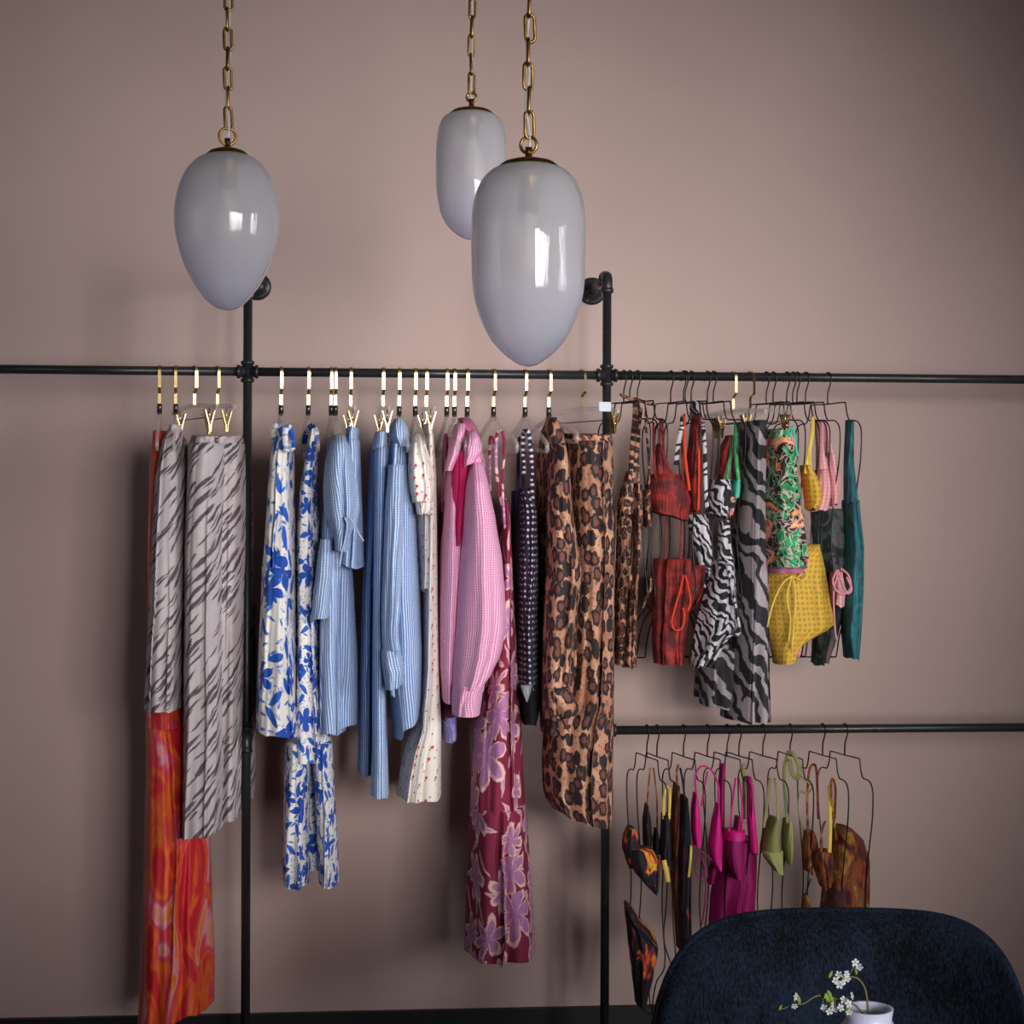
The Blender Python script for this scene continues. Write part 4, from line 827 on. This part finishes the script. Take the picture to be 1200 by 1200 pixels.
g = garment('dark_one_piece', 'dark black and rust one-piece swimsuit hanging like a narrow strip', 'swimsuit', 798, 1110)
drape('front', [(920, 792, 796), (945, 788, 798), (980, 786, 799), (1030, 787, 800), (1080, 792, 806), (1112, 794, 806)], M['tie_rust'], g, yf=-.1, yb=-.02, A=.012, n=3, seed=107)
drape('side', [(935, 801, 806), (960, 798, 809), (1000, 796, 811), (1060, 796, 811), (1110, 798, 812)], M['tie_dark'], g, yf=-.14, yb=-.05, A=.012, n=3, seed=108)
strap('strap', [(794, 925, -.09), (793, 905, -.06), (795, 896, -.04)], .005, M['tie_rust'], g)
strap('strap', [(803, 940, -.13), (800, 915, -.1), (797, 900, -.06)], .005, M['tie_dark'], g)
strap('trim', [(810, 990, -.15), (809, 1010, -.152), (807, 1028, -.15)], .006, M['yellow_cord'], g)
wire_hanger(829, 'the magenta triangle bikini', 16, True)
g = garment('magenta_triangle_top', 'bright magenta triangle bikini top with long loose ties', 'bikini top', 830, 1020)
cups(g, M['magenta'], [[(930, 814, 817), (950, 811, 821), (975, 811, 823), (992, 814, 822)], [(942, 840, 843), (965, 835, 846), (990, 831, 849), (1008, 833, 848), (1020, 841, 846)]], -.16, seed=110)
cord('halter_cord', [(816, 932, -.15), (815, 910, -.13), (822, 898, -.12), (834, 903, -.12), (842, 922, -.14), (842, 944, -.15)], .0026, M['magenta'], g)
cord('halter_cord', [(822, 945, -.13), (826, 920, -.1), (829, 905, -.06)], .0022, M['magenta'], g)
cord('band_cord', [(811, 990, -.16), (822, 998, -.165), (834, 1008, -.165)], .0022, M['magenta_deep'], g)
cord('tie_loop', [(820, 1000, -.16), (815, 1015, -.165), (819, 1030, -.165), (826, 1020, -.165), (822, 1003, -.16)], .002, M['magenta_deep'], g)
cord('tie_loop', [(822, 1002, -.16), (827, 1030, -.16), (826, 1060, -.16), (822, 1085, -.15)], .002, M['magenta_deep'], g)
drape('strap_panel', [(896, 844, 851), (930, 842, 850), (970, 841, 850), (1000, 839, 847)], M['magenta_deep'], g, yf=-.09, yb=-.05, A=.004, n=2, seed=112, nx=20)
drape('tail', [(1008, 833, 842), (1022, 831, 841), (1034, 829, 838)], M['magenta_deep'], g, yf=-.1, yb=-.06, A=.005, n=2, seed=113, nx=20)
wire_hanger(852, 'the magenta underwired top', 16, True)
g = garment('magenta_wired_top', 'purple-magenta bikini top with moulded cup and thin straps', 'bikini top', 864, 1030)
drape('cup', [(978, 851, 873), (992, 850, 874), (1005, 851, 875), (1018, 856, 870), (1030, 861, 868)], M['magenta_deep'], g, yf=-.17, yb=-.1, A=.006, n=2, seed=114, nx=32, flat=.7)
stitch('cup_rim', [(974, 850, 874), (984, 850, 875)], M['magenta'], g, yf=-.176, yb=-.1, A=.004, n=2, seed=131, nx=32)
strap('strap', [(853, 985, -.16), (858, 945, -.13), (862, 912, -.08)], .004, M['magenta'], g)
strap('strap', [(869, 985, -.16), (870, 945, -.13), (866, 912, -.08)], .004, M['magenta'], g)
drape('cup', [(958, 863, 868), (975, 860, 871), (990, 860, 871)], M['magenta_deep'], g, yf=-.15, yb=-.1, A=.004, n=2, seed=115, nx=24)
wire_hanger(866, 'the magenta one-piece', 16, True)
g = garment('magenta_one_piece', 'large magenta one-piece swimsuit behind the moulded bikini top', 'swimsuit', 860, 1085)
drape('body', [(985, 846, 888), (1000, 843, 889), (1030, 838, 889), (1060, 834, 887), (1090, 832, 887)], M['magenta_deep'], g, yf=-.11, yb=.02, A=.014, n=3, seed=116)
drape('strap', [(911, 875, 881, -.09, -.05), (925, 876, 884, -.11, -.07), (960, 876, 886, -.13, -.09), (1000, 879, 889, -.13, -.09)], M['magenta'], g, A=.003, n=1, seed=117, nx=24)
wire_hanger(894, 'the olive bikini', 16, True)
g = garment('olive_bikini_top', 'olive green bikini top with banded cups and tied neck strap', 'bikini top', 905, 1022)
drape('cup', [(960, 905, 913), (975, 898, 914), (990, 894, 916), (1000, 893, 918), (1012, 900, 918), (1022, 908, 918)], M['olive'], g, yf=-.16, yb=-.08, A=.007, n=2, seed=118, tilt=3, nx=36, flat=.65)
stitch('under_band', [(998, 893, 919), (1006, 896, 919), (1016, 903, 919), (1023, 908, 918)], M['olive_pale'], g, yf=-.168, yb=-.1, A=.004, n=2, seed=130, tilt=3, nx=32)
strap('strap', [(895, 970, -.14), (899, 940, -.12), (902, 912, -.08)], .007, M['olive'], g)
strap('strap', [(912, 965, -.15), (911, 935, -.12), (908, 912, -.08)], .005, M['olive_pale'], g)
strap('strap', [(871, 895, -.04), (872, 925, -.05), (872, 960, -.06)], .008, M['olive'], g)
wire_hanger(926, 'the pale olive knotted bikini', 12, True)
g = garment('pale_olive_top', 'pale olive bikini top with a long strap knotted over the hanger', 'bikini top', 925, 1012)
drape('cup', [(962, 921, 928), (978, 919, 930), (995, 919, 931), (1012, 922, 928)], M['olive_pale'], g, yf=-.15, yb=-.08, A=.006, n=2, seed=119, nx=32, flat=.65)
strap('strap', [(923, 965, -.14), (920, 930, -.1), (919, 900, -.04), (923, 884, -.01)], .008, M['olive'], g)
strap('knot_loop', [(922, 882, -.02), (930, 884, -.04), (937, 900, -.06), (935, 912, -.06), (928, 906, -.05), (925, 890, -.03)], .011, M['olive_pale'], g)
cord('neck_tie', [(934, 905, -.06), (945, 915, -.07), (952, 923, -.07), (945, 930, -.07), (938, 928, -.07), (936, 950, -.08), (943, 980, -.08)], .0025, M['olive_pale'], g)
wire_hanger(964, 'the rust tie-dye bikini', 14, True)
g = garment('rust_bikini_top', 'rust and gold tie-dye gathered bikini top', 'bikini top', 962, 1040)
drape('cup', [(975, 945, 955), (988, 942, 960), (1005, 942, 961), (1022, 945, 955)], M['tie_rust'], g, yf=-.12, yb=-.06, A=.012, n=4, seed=120, nx=36)
drape('cup', [(998, 958, 976), (1010, 955, 979), (1025, 958, 978), (1040, 963, 974)], M['tie_rust'], g, yf=-.16, yb=-.09, A=.012, n=4, seed=121, nx=36)
strap('strap', [(947, 978, -.11), (946, 940, -.08), (948, 905, -.04), (953, 896, -.03), (957, 905, -.05), (959, 960, -.1)], .006, M['tie_rust'], g)
strap('strap', [(962, 1000, -.14), (963, 975, -.13), (967, 962, -.12)], .006, M['tie_rust'], g)
strap('strap', [(972, 1002, -.15), (973, 970, -.14), (972, 920, -.1)], .009, M['yellow_cord'], g)
wire_hanger(990, 'the rust one-piece', 16, True)
g = garment('rust_one_piece', 'rust and dark red tie-dye one-piece at the lower rail end', 'swimsuit', 990, 1090)
drape('body', [(972, 980, 1000), (985, 978, 1014), (1010, 975, 1022), (1050, 966, 1022), (1092, 962, 1020)], M['tie_rust'], g, yf=-.1, yb=.02, A=.016, n=4, seed=122)
strap('strap', [(980, 985, -.1), (976, 950, -.12), (974, 920, -.12), (976, 913, -.11), (979, 925, -.1), (978, 960, -.1)], .006, M['tie_rust'], g)
g = garment('rust_bottoms', 'small rust swim bottom strip below the gathered bikini top', 'bikini bottom', 946, 1075)
drape('front', [(1050, 943, 948), (1062, 942, 951), (1078, 943, 949)], M['tie_rust'], g, yf=-.12, yb=-.08, A=.006, n=2, seed=123, nx=24)
cord('side_string', [(950, 1030, -.11), (945, 1045, -.115), (943, 1056, -.115)], .0024, M['tie_dark'], g)

# ------------------------------------------------------------------ velvet chair
YC = -1.62; cx = P(985, 1100, YC).x; kc = (P(1085, 1100, YC) - P(985, 1100, YC)).length / 100
ch = thing('velvet_chair', 'dark navy velvet tub chair with rounded back in the foreground', 'chair', (cx, YC - .25, 0))
ztop = P(985, 1068, YC).z; hwid = 205 * kc; V, F = [], []
nu, nvv = 40, 26; th = .035
def rim(s):                                            # top outline of the back: rounded shoulders
    yy = YC - .20 * abs(s) ** 2.6
    q = P(985 + 228 * s, 1068 + 292 * (1 - max(0, 1 - abs(s) ** 5) ** (1/3)) + 13 * s * s, yy)
    return q.x, yy, max(q.z, .42)
spread = lambda i: math.copysign(abs(-1 + 2 * i / nu) ** .7, -1 + 2 * i / nu)
for layer in (0, 1):
    for j in range(nvv + 1):
        tv = j / nvv
        for i in range(nu + 1):
            xx, yy, zt = rim(spread(i)); zz = .40 + (zt - .40) * tv
            edge = math.sqrt(max(0, 1 - max(0, (tv - .85) / .15) ** 2)) * .7 + .3
            V.append((xx + (cx - xx) * .06 * (1 - tv), yy - (1 - tv) * .04 + (th * edge + .012 * math.sin(PI * tv)) * (1 if layer == 0 else -1), zz))
st = (nu + 1) * (nvv + 1); idx = lambda l, j, i: l * st + j * (nu + 1) + i
for j in range(nvv):
    for i in range(nu):
        F.append((idx(0, j, i+1), idx(0, j, i), idx(0, j+1, i), idx(0, j+1, i+1))); F.append((idx(1, j, i), idx(1, j, i+1), idx(1, j+1, i+1), idx(1, j+1, i)))
for i in range(nu):
    F.append((idx(0, nvv, i+1), idx(0, nvv, i), idx(1, nvv, i), idx(1, nvv, i+1))); F.append((idx(0, 0, i), idx(0, 0, i+1), idx(1, 0, i+1), idx(1, 0, i)))
for j in range(nvv):
    F.append((idx(0, j, 0), idx(1, j, 0), idx(1, j+1, 0), idx(0, j+1, 0))); F.append((idx(1, j, nu), idx(0, j, nu), idx(0, j+1, nu), idx(1, j+1, nu)))
new_obj('backrest', V, F, M['velvet'], ch)
pp = [Vector(rim(spread(i))) + Vector((0, 0, .001)) for i in range(nu + 1)]
tube('piping', pp, .006, M['velvet'], ch, k=8)
def superell(rx, ry, n=40, e=.6): return [(rx * math.copysign(abs(math.cos(a)) ** e, math.cos(a)), ry * math.copysign(abs(math.sin(a)) ** e, math.sin(a))) for a in [2*PI*i/n for i in range(n)]]
V, F = [], []; lv = [(.86, .37), (.97, .385), (1, .41), (1, .45), (.96, .475), (.85, .487), (.5, .495), (.02, .497)]
for sc, z in lv:
    for a, b in superell(hwid * .88 * sc, .25 * sc): V.append((cx + a, YC - .27 + b, z))
for j in range(len(lv) - 1):
    for i in range(40): F.append((j*40 + i, j*40 + (i+1) % 40, (j+1)*40 + (i+1) % 40, (j+1)*40 + i))
F.append(tuple(range(40))[::-1]); new_obj('seat', V, F, M['velvet'], ch)
for sx in (-1, 1):
    for sy in (-.43, -.10):
        tube('leg', [Vector((cx + sx*.21, YC + sy*1.05 - .0, 0)), Vector((cx + sx*.17, YC + sy, .39))], .012, M['dark_leg'], ch, k=12)

# ------------------------------------------------------------------ table, vase and blossom
YV = -2.5; vx = P(1018, 1200, YV).x; ztb = .74
tb = thing('side_table', 'small round dark wood table under the blossom vase', 'table', (vx + .12, YV - .05, 0))
tx, ty = vx + .12, YV - .05
lathe('top', [(0, ztb), (.335, ztb), (.345, ztb-.006), (.345, ztb-.022), (.33, ztb-.028), (0, ztb-.028)], (tx, ty, 0), (0, 0, 1), M['table'], tb, 48)
lathe('column', [(.03, ztb-.028), (.022, .6), (.022, .1), (.035, .03), (0, .03)], (tx, ty, 0), (0, 0, 1), M['dark_leg'], tb, 24)
lathe('base', [(0, .03), (.05, .03), (.22, .015), (.23, .0), (0, 0)], (tx, ty, 0), (0, 0, 1), M['dark_leg'], tb, 40)
zv = P(1018, 1181, YV).z
va = thing('vase', 'lilac-white ceramic vase at the lower right corner', 'vase', (vx, YV, ztb))
lathe('body', [(0, ztb+.001), (.035, ztb+.001), (.05, ztb+.05), (.048, ztb+.11), (.032, zv-.025), (.024, zv-.012), (.026, zv), (.022, zv), (.020, zv-.012), (.028, zv-.03), (0, zv-.06)], (vx, YV, 0), (0, 0, 1), M['ceramic'], va, 40)
def petal_mesh():
    V, F = [], []
    for k in range(5):
        a = 2*PI*k/5; ca, sa = math.cos(a), math.sin(a); b = len(V)
        for (r, wd, h) in [(.0008, .0, 0), (.003, .0019, .0010), (.0055, .0026, .0016), (.0075, .0014, .0013)]:
            for s in (-1, 1): V.append((r*ca - s*wd*sa, r*sa + s*wd*ca, h - .0004))
        for q in range(3): F.append((b+2*q, b+2*q+1, b+2*q+3, b+2*q+2))
    me = bpy.data.meshes.new('blossom'); me.from_pydata(V, [], F); me.polygons.foreach_set('use_smooth', [True]*len(F)); me.materials.append(M['petal']); return me
PM = petal_mesh()
def branch(label, pts, flowers, buds, seed):
    R = random.Random(seed); root = P(*pts[0]); t = thing('blossom_branch', label, 'flower', root, 'blossom in the vase')
    tube('stem', catmull([P(*p) for p in pts], 6), .0010, M["stem"], t, k=6, taper=lambda s: 1.3 - .8 * s)
    for (fx, fy, s) in flowers:
        o = bpy.data.objects.new('blossom', PM); C.objects.link(o); o.parent = t
        o.location = P(fx, fy, pts[-1][2] - .01 + R.uniform(-.004, .004)) - WORLD[t]; o.rotation_euler = (PI/2 + R.uniform(-.5, .5), R.uniform(0, 6), R.uniform(-.6, .6)); s *= .62; o.scale = (s, s, s)
        near = min((P(*p) for p in catmull2(pts)), key=lambda q: (q - (o.location + WORLD[t])).length)
        tube('flower_stalk', [near, o.location + WORLD[t]], .0006, M['bud'], t, k=5)
    for (bx, by, s) in buds:
        c = P(bx, by, pts[-1][2] - .006)
        lathe('bud', [(0, -.004*s), (.0015*s, -.002*s), (.0018*s, .0005*s), (.0011*s, .003*s), (0, .0045*s)], c, (R.uniform(-.6, .6), R.uniform(-.3, .3), 1), M['bud'], t, 10)
    return t
def catmull2(pts):
    out = []
    for a, b in zip(pts, pts[1:]):
        for k in range(6): out.append(tuple(x + (y - x) * k / 6 for x, y in zip(a, b)))
    return out + [pts[-1]]
branch('lower blossom twig reaching left across the chair with white flowers', [(1016, 1195, YV), (1002, 1178, YV-.01), (985, 1172, YV-.02), (965, 1167, YV-.02), (955, 1168, YV-.02), (942, 1176, YV-.02), (928, 1178, YV-.02), (918, 1182, YV-.02), (912, 1182, YV-.02)],
       [(932, 1168, .95), (931, 1179, .8), (966, 1181, .9), (972, 1185, .95), (975, 1178, .8), (979, 1183, .7), (988, 1172, .95), (994, 1176, .95), (985, 1181, .9), (998, 1167, .9), (995, 1186, .8)], [(972, 1166, 1.5), (969, 1170, 1.3), (974, 1170, 1.3), (936, 1172, 1.3), (967, 1167, .9), (972, 1176, 1.3), (993, 1181, 1.4), (914, 1181, .9)], 5)
branch('upper blossom twig with a small white flower cluster', [(1018, 1192, YV), (1014, 1160, YV-.01), (1004, 1146, YV-.02), (990, 1145, YV-.02), (978, 1144, YV-.02), (970, 1143, YV-.02)],
       [(983, 1142, .85), (992, 1141, .75), (979, 1149, .85), (988, 1151, .75), (984, 1154, .95), (993, 1147, .8), (1002, 1128, .95), (1007, 1133, .9)], [(973, 1142, 1.1), (988, 1145, 1.1), (1003, 1138, 1.0)], 6)
